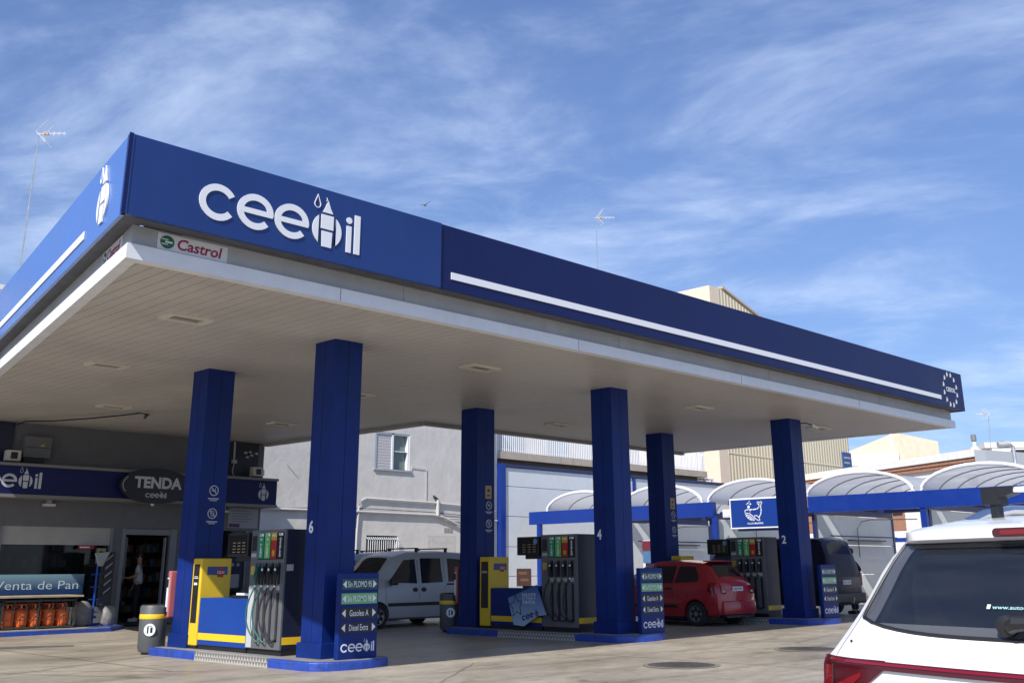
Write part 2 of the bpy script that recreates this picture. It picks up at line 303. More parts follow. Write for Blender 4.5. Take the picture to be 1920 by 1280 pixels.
def logo_o(mb, fr, cx, by, k, lift=.004, th=.004):
    """pump-and-drop emblem, k = letter height"""
    P = lambda pts: mb.flat([(cx+u*k, by+v*k) for u, v in pts], fr, lift, th)
    def seg(side):
        a = [(math.cos(rad(x))*.50, .5+math.sin(rad(x))*.50) for x in range(-58, 59, 8)]
        pts = [(side*x, y) for x, y in a] + [(side*.30, .90), (side*.30, .10)]
        return pts if side > 0 else pts[::-1]
    P([(x, y) for x, y in seg(-1)])
    r_ = seg(1); P(r_)
    P([(-.21,.53),(.21,.53),(.21,.95),(-.21,.95)])
    P([(-.16,.0),(.16,.0),(.18,.46),(-.18,.46)])
    P([(-.17,1.02),(.18,1.02),(.09,1.17),(.0,1.40),(-.09,1.17)])
    drop = [(-.36+.11*math.cos(rad(a)), 1.22+.12*math.sin(rad(a))) for a in range(150, 391, 20)]
    dr = drop+[(-.36, 1.52)]
    for i in range(len(dr)):
        a, b2 = Vector(dr[i]), Vector(dr[(i+1) % len(dr)]); c = Vector((-.36, 1.24))
        ai, bi = a+(c-a)*.16, b2+(c-b2)*.16; P([tuple(a), tuple(b2), tuple(bi), tuple(ai)])
    mb.ring(cx-.10*k, by+1.42*k, .07*k, .07*k, .012*k, -60, 60, fr, lift, th, 6)
def logo(fr, u0, v0, k, lift=.004, th=.004, full=True):
    """'ceeoil' lettering; k = x-height; width = 5.2 k"""
    mb = MB(); th_ = .185*k; cy = v0+.5*k
    mb.ring(u0+.55*k, cy, .55*k, .5*k, th_, 32, 322, fr, lift, th)
    for c in (1.68, 2.84):
        cx = u0+c*k; mb.ring(cx, cy, .56*k, .5*k, th_, -4, 318, fr, lift, th)
        mb.rect(cx-.5*k, cx+.54*k, cy-.075*k, cy+.075*k, fr, lift, th*1.05)
    logo_o(mb, fr, u0+4.02*k, v0, k, lift, th)
    mb.rect(u0+4.70*k, u0+4.87*k, v0, v0+.80*k, fr, lift, th); mb.disc(u0+4.785*k, v0+.97*k, .1*k, .1*k, fr, lift, th, 14)
    mb.rect(u0+4.98*k, u0+5.18*k, v0, v0+1.18*k, fr, lift, th)
    return mb
def gz(x): return .0065*max(0, min(x, 36)-10)
# ---------------------------------------------------------------- ground
mb = MB(); xs = [-400, -60, -20, 0, 10, 14, 18, 22, 26, 31, 36, 45, 80, 200, 600]; ys = [-300, -40, -5, 10, 20, 32, 60, 200, 700]
vs_ = [(x, y, gz(x)) for y in ys for x in xs]; nx = len(xs)
mb.add(vs_, [(j*nx+i, j*nx+i+1, (j+1)*nx+i+1, (j+1)*nx+i) for j in range(len(ys)-1) for i in range(nx-1)])
tag(part('ground', mb, ground_m), kind='structure')
jm = mat('joint filler', (.09, .08, .07), .8)
mb = MB()
def strip(p, q, wd):
    p, q = Vector(p), Vector(q); d = (q-p).normalized(); s_ = Vector((-d.y, d.x))*wd/2; n = 8
    for i in range(n):
        a, b2 = p+(q-p)*i/n, p+(q-p)*(i+1)/n
        mb.add([(a.x-s_.x,a.y-s_.y,gz(a.x)+.004),(b2.x-s_.x,b2.y-s_.y,gz(b2.x)+.004),(b2.x+s_.x,b2.y+s_.y,gz(b2.x)+.004),(a.x+s_.x,a.y+s_.y,gz(a.x)+.004)], [(0,1,2,3)])
strip((8.4, 26), (8.4, 15.5), .018); strip((3, 21.5), (12.2, 22.7), .018); strip((-3, 24.4), (7, 16.8), .02); strip((7.0, 17.2), (8.7, 15.1), .02); strip((5.9, 18.3), (7.8, 14.6), .02); strip((14.5, -3), (14.5, 13.2), .014); strip((22, -3), (22, 13.2), .014)
tag(part('ground_joints', mb, jm), kind='structure')
mb = MB(); mb.add([(4,24.6,.006),(9.2,22.9,.006),(9.9,22.4,.006),(9.8,22.1,.006),(8.6,22.5,.006),(4,23.9,.006)], [(0,1,2,3,4,5)])
tag(part('ground_patch', mb, mat('old tar patch', (.10, .095, .09), .85, var=.3)), kind='structure')
# shop pavement with painted kerb
mb = MB(); mb.prism([(-12,26.55),(12.6,26.55),(13.3,27.3),(13.3,28.2),(-12,28.2)], 0, .12)
tag(part('shop_pavement', mb, conc), kind='structure')
mb = MB(); mb.prism([(-12,26.51),(12.62,26.51),(13.34,27.28),(13.30,27.3),(12.6,26.55),(-12,26.55)], .0, .10); mb.prism([(12.0,26.56),(12.6,26.56),(13.28,27.3),(12.9,27.5)], .121, .125)
tag(part('kerb', mb, kerbblue), kind='structure')
for i, (x, y, lab) in enumerate([(13.78, 10.18, 'round dark manhole cover left of the white car bumper'), (17.54, 10.23, 'round dark manhole cover closest to the white car tail lamp')]):
    mb = MB(); M_ = Matrix.Translation((x, y, gz(x)+.004)); mb.lathe([(.50,0),(.50,.008),(.44,.010)], 32, M_)
    for k in range(-3, 4):
        hw = math.sqrt(.40**2-(k*.11)**2); mb.box(x-hw, x+hw, y+k*.11-.02, y+k*.11+.02, gz(x)+.0142, gz(x)+.02)
    t_ = thing('manhole_cover', lab, 'manhole cover', (x, y, 0), group='manhole covers in the forecourt')
    part('lid', mb, mat('cast iron', (.07, .065, .06), .6, var=.3), t_, world=True)
    mb = MB().lathe([(.58,0),(.58,.004),(.50,.0045)], 32, M_); part('rim', mb, mat('manhole rim', (.2, .18, .15), .7), t_, world=True)
# ---------------------------------------------------------------- canopy
cn = thing('canopy', 'large flat forecourt canopy with blue fascia and slatted cream underside', 'canopy', (5.4, 12, 0))
ZS = 5.05
def lx(y, x0=5.42): return x0+(y-12)*.20
soff = MB()
# slatted soffit: boards running front to back with fine grooves
x = 5.5; bw = .20
while x < 29.2:
    x0, x1 = x+.006, x+bw-.006
    for a, b2 in ((12.08, 17.35), (17.357, 22.9), (22.907, 28.2)):
        b2 = min(b2, 21.05 if x > 18.0 else 28.2)
        e0, e1 = min(b2, 12+(x0-5.46)/.20), min(b2, 12+(x1-5.46)/.20)     # slanted left edge
        if b2 > a and e1 > a+.02:
            pts = [(x0,a),(x1,a),(x1,e1),(x0,max(a,e0))] if e0 > a else [(x1,a),(x1,e1),(x1-(e1-a)*.2,a)]
            soff.prism(pts, ZS+.02, ZS+.05)
    x += bw
part('soffit', soff, soffm, cn, world=True)
mb = MB(); mb.prism([(5.75,12.2),(29.15,12.2),(29.15,21.05),(18.05,21.05),(17.65,28.15),(8.9,28.15)], ZS+.07, 5.62)
part('deck', mb, mat('soffit backing', (.10, .09, .08), .8), cn, world=True)
# lip, gutter band, fascia panels along an outline
def band(pts, th, z0, z1, closed=False):
    m_ = MB()
    for i in range(len(pts)-1):
        a, b2 = Vector(pts[i]), Vector(pts[i+1]); d = (b2-a).normalized(); n_ = Vector((d.y, -d.x)) * -1
        def inner(k):
            p_ = Vector(pts[k]); ds = []
            if k > 0: d0 = (Vector(pts[k])-Vector(pts[k-1])).normalized(); ds.append(Vector((-d0.y, d0.x)))
            if k < len(pts)-1: d1 = (Vector(pts[k+1])-Vector(pts[k])).normalized(); ds.append(Vector((-d1.y, d1.x)))
            s_ = sum(ds, Vector((0,0))); s_.normalize(); return p_+s_*th/max(.3, s_.dot(ds[0]))
        c, e = inner(i+1), inner(i)
        m_.prism([tuple(a), tuple(b2), tuple(c), tuple(e)], z0, z1)
    return m_
edge = [(lx(28.2), 28.2), (5.42, 12.0), (29.4, 12.0), (29.35, 21.1)]
part('soffit_lip', band(edge, .16, ZS, ZS+.19), lipm, cn, world=True)
edge2 = [(lx(28.2, 5.5), 28.2), (5.5, 12.07), (29.33, 12.07), (29.28, 21.1)]
part('gutter_band', band(edge2, .1, ZS+.192, 5.50), gutter, cn, world=True)
edge3 = [(lx(28.2, 5.22), 28.2), (5.17, 11.70), (29.47, 11.70), (29.44, 21.2)]
part('fascia_underside', band([(lx(28.2, 5.25)+.02, 28.2), (5.21, 11.74), (29.43, 11.74), (29.40, 21.2)], .30, 5.502, 5.56), mat('dark gutter underside', (.09, .09, .10), .7, var=.3), cn, world=True)
mb = MB(); k = 8.6
smt = mat('seam grey', (.25, .245, .24), .7)
while k < 29:
    part('lip_seam', MB().box(k-.005, k+.005, 11.997, 12.0, ZS+.005, ZS+.185), smt, cn, world=True); part('gutter_seam', MB().box(k+1.2-.005, k+1.2+.005, 12.067, 12.07, ZS+.2, 5.49), smt, cn, world=True); k += 5.1

# rear edges
mb = MB(); mb.box(17.95, 29.3, 21.1, 21.25, ZS-.06, ZS+.30); mb.prism([(17.92,21.252),(18.08,21.252),(17.78,28.2),(17.62,28.2)], ZS-.06, ZS+.30)
part('rear_trim', mb, mat('rear trim', (.33, .32, .31), .5, dirt=.2), cn, world=True)
# fascia panels
FY = 11.70
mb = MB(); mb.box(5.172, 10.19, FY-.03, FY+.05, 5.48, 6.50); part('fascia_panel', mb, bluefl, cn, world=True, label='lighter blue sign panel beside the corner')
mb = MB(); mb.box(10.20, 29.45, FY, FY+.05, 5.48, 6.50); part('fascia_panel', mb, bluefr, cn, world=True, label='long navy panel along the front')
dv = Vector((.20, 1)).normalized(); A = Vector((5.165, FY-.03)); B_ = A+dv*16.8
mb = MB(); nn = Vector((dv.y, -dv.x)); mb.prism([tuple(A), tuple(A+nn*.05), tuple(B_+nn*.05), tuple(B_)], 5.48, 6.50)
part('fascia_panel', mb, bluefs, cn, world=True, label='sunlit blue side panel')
mb = MB(); mb.box(5.150, 5.20, FY-.045, FY-.031, 5.475, 6.505); part('corner_trim', mb, bluefr, cn, world=True)
mb = MB(); mb.box(29.40, 29.45, FY+.05, 21.2, 5.48, 6.50); mb.box(18.0, 29.4, 21.2, 21.25, 5.5, 6.4); part('fascia_panel', mb, bluefr, cn, world=True, label='navy panels on the far sides')
ff = south(0, FY-.03, 0)
part('lettering', logo(ff, 6.13, 5.665, .485, .003, .012), white, cn, world=True)
fm = south(0, FY, 0)
mb = MB(); mb.rect(10.42, 27.95, 5.655, 5.765, fm, .003, .012); part('stripe', mb, white, cn, world=True)
def star(m_, fr, cx, cy, r, lift=.004, th=.006):
    m_.flat([(cx+(r if i % 2 == 0 else r*.42)*math.cos(PI/2+i*PI/5), cy+(r if i % 2 == 0 else r*.42)*math.sin(PI/2+i*PI/5)) for i in range(10)], fr, lift, th)
mb = MB()
for i in range(12): star(mb, fm, 28.62+.42*math.cos(i*PI/6+.26), 5.98+.42*math.sin(i*PI/6+.26), .072)
textmb('CEEOIL', .60, .12, 28.33, 5.92, fm, .004, .006, .03, mb=mb); part('star_emblem', mb, white, cn, world=True)
fl = frame((A.x, A.y, 0), (-dv.x, -dv.y, 0), (-nn.x, -nn.y, 0))
mb = MB(); logo_o(mb, fl, -1.05, 5.63, .54, .004, .02); part('pump_emblem', mb, white, cn, world=True)
mb = MB(); mb.rect(-15, -1.98, 5.66, 5.775, fl, .003, .012); part('stripe', mb, white, cn, world=True)
for lab, fr, u in (('oil brand sign on the front gutter near the corner', south(0, 12.07, 0), 5.83), ('oil brand sign on the side gutter near the corner', frame((5.5, 12.07, 0), (-dv.x, -dv.y, 0), (-nn.x, -nn.y, 0)), -1.42)):
    t_ = thing('oil_sign', lab, 'sign', fr(u, 5.25, 0), group='oil signs on the canopy gutter')
    part('plate', MB().rect(u, u+.98, 5.265, 5.475, fr, .002, .008), lipm, t_, world=True)
    mb = MB(); mb.disc(u+.13, 5.37, .095, .085, fr, .011, .003); part('badge', mb, mat('badge green', (.02, .14, .06), .4), t_, world=True)
    mb = MB(); mb.ring(u+.13, 5.37, .115, .103, .014, 0, 360, fr, .011, .003); mb.rect(u+.10, u+.20, 5.358, 5.382, fr, .0145, .002); mb.rect(u+.05, u+.14, 5.333, 5.345, fr, .0145, .002); mb.rect(u+.05, u+.14, 5.395, 5.407, fr, .0145, .002); part('badge_ring', mb, white, t_, world=True)
    part('lettering', textmb('Castrol', .63, .145, u+.27, 5.30, fr, .011, .003, .02, shear=.15), redm, t_, world=True)
# ceiling lights
lm = mat('lamp housing', (.62, .58, .50), .5); lamp0 = None
for i, (x, y, lab) in enumerate([(7.6,14.53,'rectangular ceiling light nearest the canopy corner'),(8.45,19.0,'ceiling light second behind the canopy corner by the side edge'),(10.9,23.9,'ceiling light near the shop front left of the hanging camera cable'),(15.44,23.85,'ceiling light near the shop front between the two tall front columns'),(13.65,14.45,'ceiling light between the number 6 column and the number 4 column along the front'),(13.9,18.6,'faint ceiling light between the first and second rear columns'),(21.05,14.67,'ceiling light between the number 4 column and the number 2 column along the front'),(20.85,19.04,'ceiling light between the second and third rear columns'),(26.7,14.67,'rightmost ceiling light beyond the number 2 column')]):
    if not lamp0:
        lamp0 = thing('ceiling_light', lab, 'ceiling light', (x, y, ZS+.02), rad(0), 'lights set in the canopy soffit')
        mb = MB(); mb.box(-.36,.36,-.20,-.13,-.035,0); mb.box(-.36,.36,.13,.20,-.035,0); mb.box(-.36,-.26,-.13,.13,-.035,0); mb.box(.26,.36,-.13,.13,-.035,0); part('frame', mb, lm, lamp0)
        part('lens', MB().box(-.26,.26,-.13,.13,-.012,-.002), mat('lamp glass', (.22, .20, .18), .25), lamp0); o = lamp0
    else: o = copy_tree(lamp0)
    o.location = (x, y, ZS+.02); o['label'] = lab
# ---------------------------------------------------------------- columns
NUM = {0: '6', 1: '4', 2: '2'}
def icons(mb, fr, cu, cz, kind):
    mb.ring(cu, cz, .095, .095, .016, 0, 360, fr, .004, .003, 24)
    c, s_ = math.cos(rad(135)), math.sin(rad(135)); w_ = .008
    mb.flat([(cu+c*.085-s_*w_, cz+s_*.085+c*w_), (cu+c*.085+s_*w_, cz+s_*.085-c*w_), (cu-c*.085+s_*w_, cz-s_*.085-c*w_), (cu-c*.085-s_*w_, cz-s_*.085+c*w_)], fr, .0075, .002)
    if kind == 0: mb.rect(cu-.045, cu+.045, cz-.01, cz+.008, fr, .004, .003); mb.rect(cu+.02, cu+.028, cz+.015, cz+.05, fr, .004, .003)
    else: mb.ring(cu, cz, .038, .055, .01, 0, 360, fr, .004, .003, 16)
    mb.rect(cu-.11, cu+.11, cz-.155, cz-.135, fr, .004, .003); mb.rect(cu-.07, cu+.07, cz-.185, cz-.17, fr, .004, .003)
CX = [10.12, 17.2, 24.35]
LABC = [('blue square column with white number 6 beside the nearest price sign', 'blue square column behind the sunlit yellow cabinet and first bin'),
        ('blue square column with white number 4 on its left face', 'blue square column behind the shaded yellow cabinet, second bin at its foot'),
        ('blue square column with white number 2 beside the farthest price sign', 'blue square column rising behind the roof of the red car')]
for i in range(3):
    for j, y in enumerate((14.2, 18.3 if i else 18.05)):
        x0 = CX[i]-(.12 if j and i == 0 else 0); g = gz(x0)+.13; wd = .56
        t_ = thing('column', LABC[i][j], 'column', (x0+wd/2, y+wd/2, g), 0, 'blue columns carrying the canopy')
        mb = MB(); h_ = ZS+.03-g; a = wd/2
        for sx in (0, 1):
            for sy in (0, 1):       # four corner cassettes leaving a fine groove down each face
                mb.box(-a if sx == 0 else .004, -.004 if sx == 0 else a, -a if sy == 0 else .004, -.004 if sy == 0 else a, .19, h_)
        mb.box(-a+.008, a-.008, -a+.008, a-.008, .191, h_-.001)
        part('shaft', mb, blue, t_)
        mb = MB(); mb.box(-a-.045, a+.045, -a-.045, a+.045, 0, .22); part('plinth', mb, blue, t_, bevel=.008)
        fw = frame((-a, 0, 0), (0,-1,0), (-1,0,0)); fs_ = frame((0, -a, 0), (1,0,0), (0,-1,0))
        if j == 0:
            part('number', textmb(NUM[i], .12, .20, -.20, 1.88-g+.1, fw, .003, .004, .03), white, t_)
        else:
            mb = MB(); icons(mb, fs_, .02+(.08 if i else 0), 2.83-g, 0); icons(mb, fs_, .02+(.08 if i else 0), 2.42-g, 1); part('prohibition_signs', mb, mat('sign print', (.45, .47, .52), .5), t_)
            if i:
                part('warning_plate', MB().rect(-.02, .18, 2.98-g, 3.28-g, fs_, .003, .006), mat('tan sign', (.40, .27, .12), .5), t_)
                mb = MB(); mb.rect(.03, .13, 3.04-g, 3.07-g, fs_, .0095, .002); mb.disc(.08, 3.17-g, .04, .03, fs_, .0095, .002); part('warning_print', mb, navyink, t_)
# ---------------------------------------------------------------- islands
ISL = ['sunlit blue kerbed island carrying pump 6 and the nearest price sign', 'shaded blue kerbed island under column 4 with the star shaped card sign', 'blue kerbed island under column 2 beyond the red car']
for i in range(3):
    x0 = CX[i]-.45; x1 = x0+1.52; g = gz(x0)
    t_ = thing('pump_island', ISL[i], 'pump island', ((x0+x1)/2, 16.3, g), 0, 'raised pump islands')
    def outline(o):
        c = (x0+x1)/2; r = (x1-x0)/2+o
        pts = []
        for a in range(180, 361, 15): pts.append((c+r*math.cos(rad(a)), 14.0+ .55*r*math.sin(rad(a))))
        for a in range(0, 181, 15): pts.append((c+r*math.cos(rad(a)), 18.75+.35*r*math.sin(rad(a))))
        return pts
    mb = MB().prism(outline(0), 0-.02+g, g+.125); part('kerb', mb, kerbblue, t_, world=True, bevel=.02)
    mb = MB().prism(outline(-.10), g+.126, g+.130); part('island_top', mb, mat('island top', (.22, .22, .22), .7, var=.2), t_, world=True)
    mb = MB(); mb.box(x0-.006, x0+.11, 14.95, 17.15, g+.0, g+.136); part('tread_plate', mb, platechk, t_, world=True)
# ---------------------------------------------------------------- fuel dispensers (origin: face x=0, y=0 at the front side)
def dispenser(i, label):
    x0 = CX[i]-.10; g = gz(x0)+.13
    t_ = thing('fuel_dispenser', label, 'fuel pump', (x0, 15.15, g), 0, 'four hose fuel dispensers')
    H_ = 1.93; D = .62
    part('base', MB().box(.02, D-.02, .01, .99, 0, .10), dark, t_)
    part('body', MB().box(.012, D, .004, 1.0, .10, H_), navy, t_, bevel=.01)
    # nozzle face: stiles between slots
    mb = MB(); mb.box(-.02, .012, 0, 1.0, H_-.05, H_); mb.box(-.02, .012, .80, 1.0, .09, H_-.05)
    mb.box(-.02, .012, 0, .04, .09, H_-.05); mb.box(-.02, .012, .04, .80, .09, .14)
    mb.box(-.02, .012, .04, .80, 1.40, 1.46)
    for k in range(4):
        y = .04+k*.19; mb.box(-.02, .012, y, y+.055, .14, 1.40); mb.box(-.02, .012, y+.135, y+.19, .14, 1.40)
        mb.box(-.02, .012, y+.055, y+.135, .95, 1.08); mb.box(-.02, .012, y+.055, y+.135, .14, .20)
    for k in range(5): mb.box(-.045, -.02, .04+k*.19-.008, .04+k*.19+.008, 1.10, 1.40)
    part('nozzle_panel', mb, grey, t_)
    if i == 0: part('side_strip', MB().box(-.024, -.0205, .83, .99, .10, 1.05), mat('pale strip', (.42, .45, .46), .5), t_)
    fw = frame((-.02, 0, 0), (0,-1,0), (-1,0,0))
    labs = [('S/P 95', 'N PLOMO', green1), ('S/P 98', 'N PLOMO', green2), ('', '', redlab), ('DIE', 'GASOLEO', blacklab)]
    for k in range(4):                 # k=0 is leftmost (largest y)
        u0 = -(.04+.19*(4-k))+.012; o = part('fuel_label', MB().rect(u0, u0+.165, 1.475, 1.885, fw, .002, .004), labs[k][2], t_)
        mb = MB()
        if k != 2:
            mb.rect(u0+.03, u0+.15, 1.83, 1.87, fw, .0065, .001)
            textmb(labs[k][1], .055, .30, u0+.055, 1.50, fw, .0065, .001, .04, mb=mb, stack=True)
            part('print', mb, white, o)
            part('print', textmb('95' if k == 0 else '98' if k == 1 else 'A', .05, .03, u0+.04, 1.835, fw, .008, .001, .02), navyink, o)
        else:
            mb.rect(u0, u0+.165, 1.76, 1.885, fw, .0065, .001); part('print', mb, goldred, o)
            mb = MB(); mb.disc(u0+.08, 1.56, .04, .05, fw, .0065, .001); part('print', mb, goldred, o)
            part('print', textmb('DIESEL', .14, .035, u0+.012, 1.82, fw, .008, .001, .03), white, o)
    # nozzles and hoses
    for k in range(4):
        yc = .04+.19*(3-k)+.095; teal = (i == 0 and k < 2)
        mb = MB(); mb.tube([(-.02,yc,1.40),(-.04,yc,1.34),(-.075,yc+.01,1.26),(-.085,yc+.015,1.17),(-.08,yc+.02,1.06)], [.02,.032,.038,.03,.022], 8)
        mb.box(-.10, -.05, yc-.03, yc+.03, 1.24, 1.34); mb.tube([(-.10,yc-.01,1.31),(-.125,yc,1.22),(-.09,yc,1.10)], .009, 6)
        noz = part('nozzle', mb, tealdk if (teal and k == 0) else dark, t_, smooth=True)
        if not (teal and k == 0): part('swivel', MB().lathe([(.022,0),(.022,.012)], 12, Matrix.Translation((-.10, yc-.012, 1.30)) @ Matrix.Rotation(-PI/2, 4, 'Y')), white, noz)
        part('collar', MB().tube([(-.08,yc+.02,1.075),(-.078,yc+.024,1.03)], .017, 8), chrome, noz)
        y1 = yc-.155 if k < 3 else yc+.02
        sag = .20+.03*(k % 2); P0 = Vector((-.078, yc+.024, 1.03)); pts = []
        for s_ in range(15):
            q = s_/14
            y = P0.y+ (.14*math.sin(PI*min(1, q*1.1))**1)*(1 if k != 3 else .9) + (y1-P0.y)*(q**2)
            z = P0.z*(1-q)+.16*q - .12*math.sin(PI*q)*q + (-.0)
            xx = -.078-.07*math.sin(PI*q)
            pts.append((xx, y, max(.13, z)))
        pts[-1] = (-.01, y1, .24)
        part('hose', MB().tube(pts, .0125, 8), tealm if teal else rubber, t_, smooth=True)
    for k in range(4):
        u0 = -(.04+.19*(4-k))+.02; o = part('octane_sticker', MB().rect(u0+.02, u0+.12, .985, 1.055, fw, .002, .002), ltgrey, t_)
    part('maker_plate', MB().rect(-.985, -.83, 1.50, 1.56, fw, .002, .003), ltgrey, t_); part('meter_window', MB().rect(-.975, -.84, 1.60, 1.84, fw, .002, .004), dark, t_)
    part('warning_sticker', MB().rect(-.97, -.85, 1.22, 1.36, fw, .002, .002), mat('warning amber', (.45, .30, .05), .5), t_)
    # screen on an arm, left of the face
    mb = MB(); mb.box(-.06, .22, 1.06, 1.70, 1.52, 1.90); scr = part('screen', mb, dark, t_, bevel=.012)
    part('screen_glass', MB().box(-.065, -.0605, 1.10, 1.66, 1.56, 1.86), mat('display', (.015, .014, .013), .1), scr)
    fs2 = frame((-.065, 0, 0), (0,-1,0), (-1,0,0)); mb = MB()
    for a in range(3):
        for c in range(4): mb.rect(-1.52+a*.15, -1.43+a*.15, 1.73-c*.05, 1.745-c*.05, fs2, .001, .001)
    part('display_digits', mb, mat('dim digits', (.30, .25, .13), .5), scr)
    part('screen_arm', MB().box(.0, .12, .99, 1.5, 1.44, 1.519), dark, t_)
    if i: part('round_sticker', MB().lathe([(.06,0),(.06,.004)], 20, Matrix.Translation((-.066, 1.14, 1.80)) @ Matrix.Rotation(-PI/2, 4, 'Y')), mat('pale blue sticker', (.12, .25, .42), .4), scr)
    fs3 = frame((0, .004, 0), (1,0,0), (0,-1,0))
    part('yellow_stripe', MB().rect(.012, D, .165, .275, fs3, .002, .003), yband, t_)
    if i == 0: part('side_sticker', MB().rect(.03, .16, 1.28, 1.38, fs3, .002, .003), ltgrey, t_)
    return t_
dispenser(0, 'sunlit four hose fuel pump left of the number 6 column, two hoses teal')
dispenser(1, 'shaded four hose fuel pump left of the number 4 column')
dispenser(2, 'four hose fuel pump left of the number 2 column behind the red car')
SC = ['blue box cabinet with yellow stripe sunlit between yellow cabinet and pump', 'shaded blue box cabinet behind the tilted star card sign', 'blue box cabinet mostly hidden behind the red car']
YC = ['sunlit yellow cabinet with tall dark window left of pump 6', 'shaded yellow cabinet beside the second bin and star sign', 'yellow cabinet whose top shows above the red car roof']
for i in range(3):
    x0 = CX[i]-.10; g = gz(x0)+.13
    t_ = thing('service_cabinet', SC[i], 'cabinet', (x0, 16.16, g), 0, 'blue cabinets between pumps and yellow cabinets')
    part('box', MB().box(-.01, .56, 0, 1.56, .07, .84), bluebright if i == 0 else blue, t_, bevel=.01)  # sunlit cabinet takes a brighter blue; sun and shade are put into the paint
    part('base', MB().box(.01, .54, .01, 1.55, 0, .07), dark, t_)
    part('yellow_stripe', MB().rect(-1.545, -.015, .155, .265, frame((-.01,0,0), (0,-1,0), (-1,0,0)), .002, .003), yband, t_)
    t2 = thing('paper_tray', ['black tray with folded white paper on the sunlit blue cabinet', 'black tray on the shaded blue cabinet left of pump 4', 'black tray on the blue cabinet left of pump 2'][i], 'tray', (x0+.2, 16.4, g+.84), 0, 'trays on the blue cabinets')
    part('tray', MB().box(-.12, .16, -.12, .42, .002, .05), dark, t2)
    if i == 0: part('paper', MB().box(-.08, .10, .1, .36, .0505, .085).box(-.05, .08, .0, .2, .0505, .065), white, t2)
    t_ = thing('yellow_cabinet', YC[i], 'cabinet', (x0, 17.74, g), 0, 'yellow cabinets behind the pumps')
    w_ = .33 if i == 0 else .36
    part('case', MB().box(-.02, .58, 0, w_-.03, .05, 1.50), yellow, t_, bevel=.02)
    part('base', MB().box(.0, .56, .01, w_-.04, 0, .05), dark, t_)
    fw = frame((-.02, 0, 0), (0,-1,0), (-1,0,0)); wn = part('window', MB().rect(-w_+.085, -.055, .42, 1.40, fw, .001, .004), dark, t_)
    mb = MB(); mb.rect(-w_+.10, -.07, 1.16, 1.17, fw, .006, .001); mb.rect(-w_+.12, -.09, 1.185, 1.195, fw, .006, .001)
    if i == 0: mb.rect(-w_+.12, -.10, 1.05, 1.09, fw, .006, .001)
    part('print', mb, white, wn)
    fs_ = frame((0, 0, 0), (1,0,0), (0,-1,0)); lp = part('logo_plate', MB().rect(.10, .50, 1.22, 1.36, fs_, .002, .004), mat('plate blue', (.03, .05, .22), .4), t_)
    part('red_patch', MB().rect(.30, .42, 1.18, 1.33, fs_, .0065, .002), redlab, lp); part('lettering', textmb('CLH', .14, .045, .29, 1.24, fs_, .009, .001, .02), white, lp)
# price signs
PS = ['tall blue price board beside the number 6 column', 'shaded blue price board beside the number 4 column', 'blue price board beside the number 2 column near the dark van']
for i in range(3):
    g = gz(CX[i])+.13; x0 = 10.16 if i == 0 else CX[i]+.30 if i == 1 else CX[i]+.30
    t_ = thing('fuel_price_board', PS[i], 'price board', (x0, 13.84, g), 0, 'blue fuel boards at the island ends')
    part('board', MB().box(0, .74, 0, .10, 0, 1.24), blue, t_, bevel=.01)
    fs_ = frame((0, 0, 0), (1,0,0), (0,-1,0))
    for k, (s_, m_) in enumerate([('Sin PLOMO 95', mat('board dark green', (.008, .07, .06), .4)), ('Sin PLOMO 98', mat('board light green', (.16, .40, .18), .4)), ('Gasoleo A', blacklab), ('Diesel Extra', navyink)]):
        z = 1.00-k*.21; o = part('fuel_strip', MB().rect(.03, .71, z, z+.155, fs_, .002, .004), m_, t_)
        mb = textmb(s_, .46 if k < 2 else .36, .09, .14 if k < 2 else .19, z+.033, fs_, .0065, .001, .004)
        mb.flat([(.045, z+.077), (.115, z+.02), (.115, z+.135)], fs_, .0065, .0015); mb.flat([(.695, z+.077), (.625, z+.135), (.625, z+.02)], fs_, .0065, .0015)
        part('print', mb, white, o)
    part('lettering', logo(fs_, .05, .10, .122, .002, .002), white, t_)
# bins and red holders
for i, (x, y, lab) in enumerate([(9.82, 18.98, 'grey waste bin with yellow band left of the sunlit island'), (17.35, 19.35, 'shaded grey waste bin with yellow band in front of the silver van')]):
    t_ = thing('waste_bin', lab, 'waste bin', (x, y, gz(x)), 0, 'grey waste bins with fuel pump badge')
    part('body', MB().lathe([(.21,.04),(.235,.10),(.245,.80),(.225,.83)], 28), binm, t_, smooth=True)
    part('foot', MB().lathe([(.16,0),(.17,.045)], 20), dark, t_)
    part('yellow_band', MB().lathe([(.2455,.60),(.2475,.605),(.2475,.675),(.2455,.68)], 28), yband, t_, smooth=True)
    part('lid_rim', MB().lathe([(.225,.83),(.21,.845),(.19,.845),(.19,.835)], 24), dark, t_)
    d_ = Vector((-.62, -.78, 0)).normalized(); fr = frame(tuple(d_*.246)[:3], (-d_.y, d_.x, 0), tuple(d_))
    if (Vector(fr(1,0))-Vector(fr(0,0))).dot(R0) < 0: fr = frame(tuple(d_*.246), (d_.y, -d_.x, 0), tuple(d_))
    fr0 = fr; bd = part('badge', MB().disc(0, .42, .10, .105, fr0, .002, .01), white, t_)
    mb = MB(); mb.rect(.01, .05, .37, .46, fr0, .013, .002); mb.rect(-.045, -.02, .36, .48, fr0, .013, .002); mb.ring(0, .44, .05, .05, .008, 20, 160, fr0, .013, .002, 8); part('print', mb, blacklab, bd)
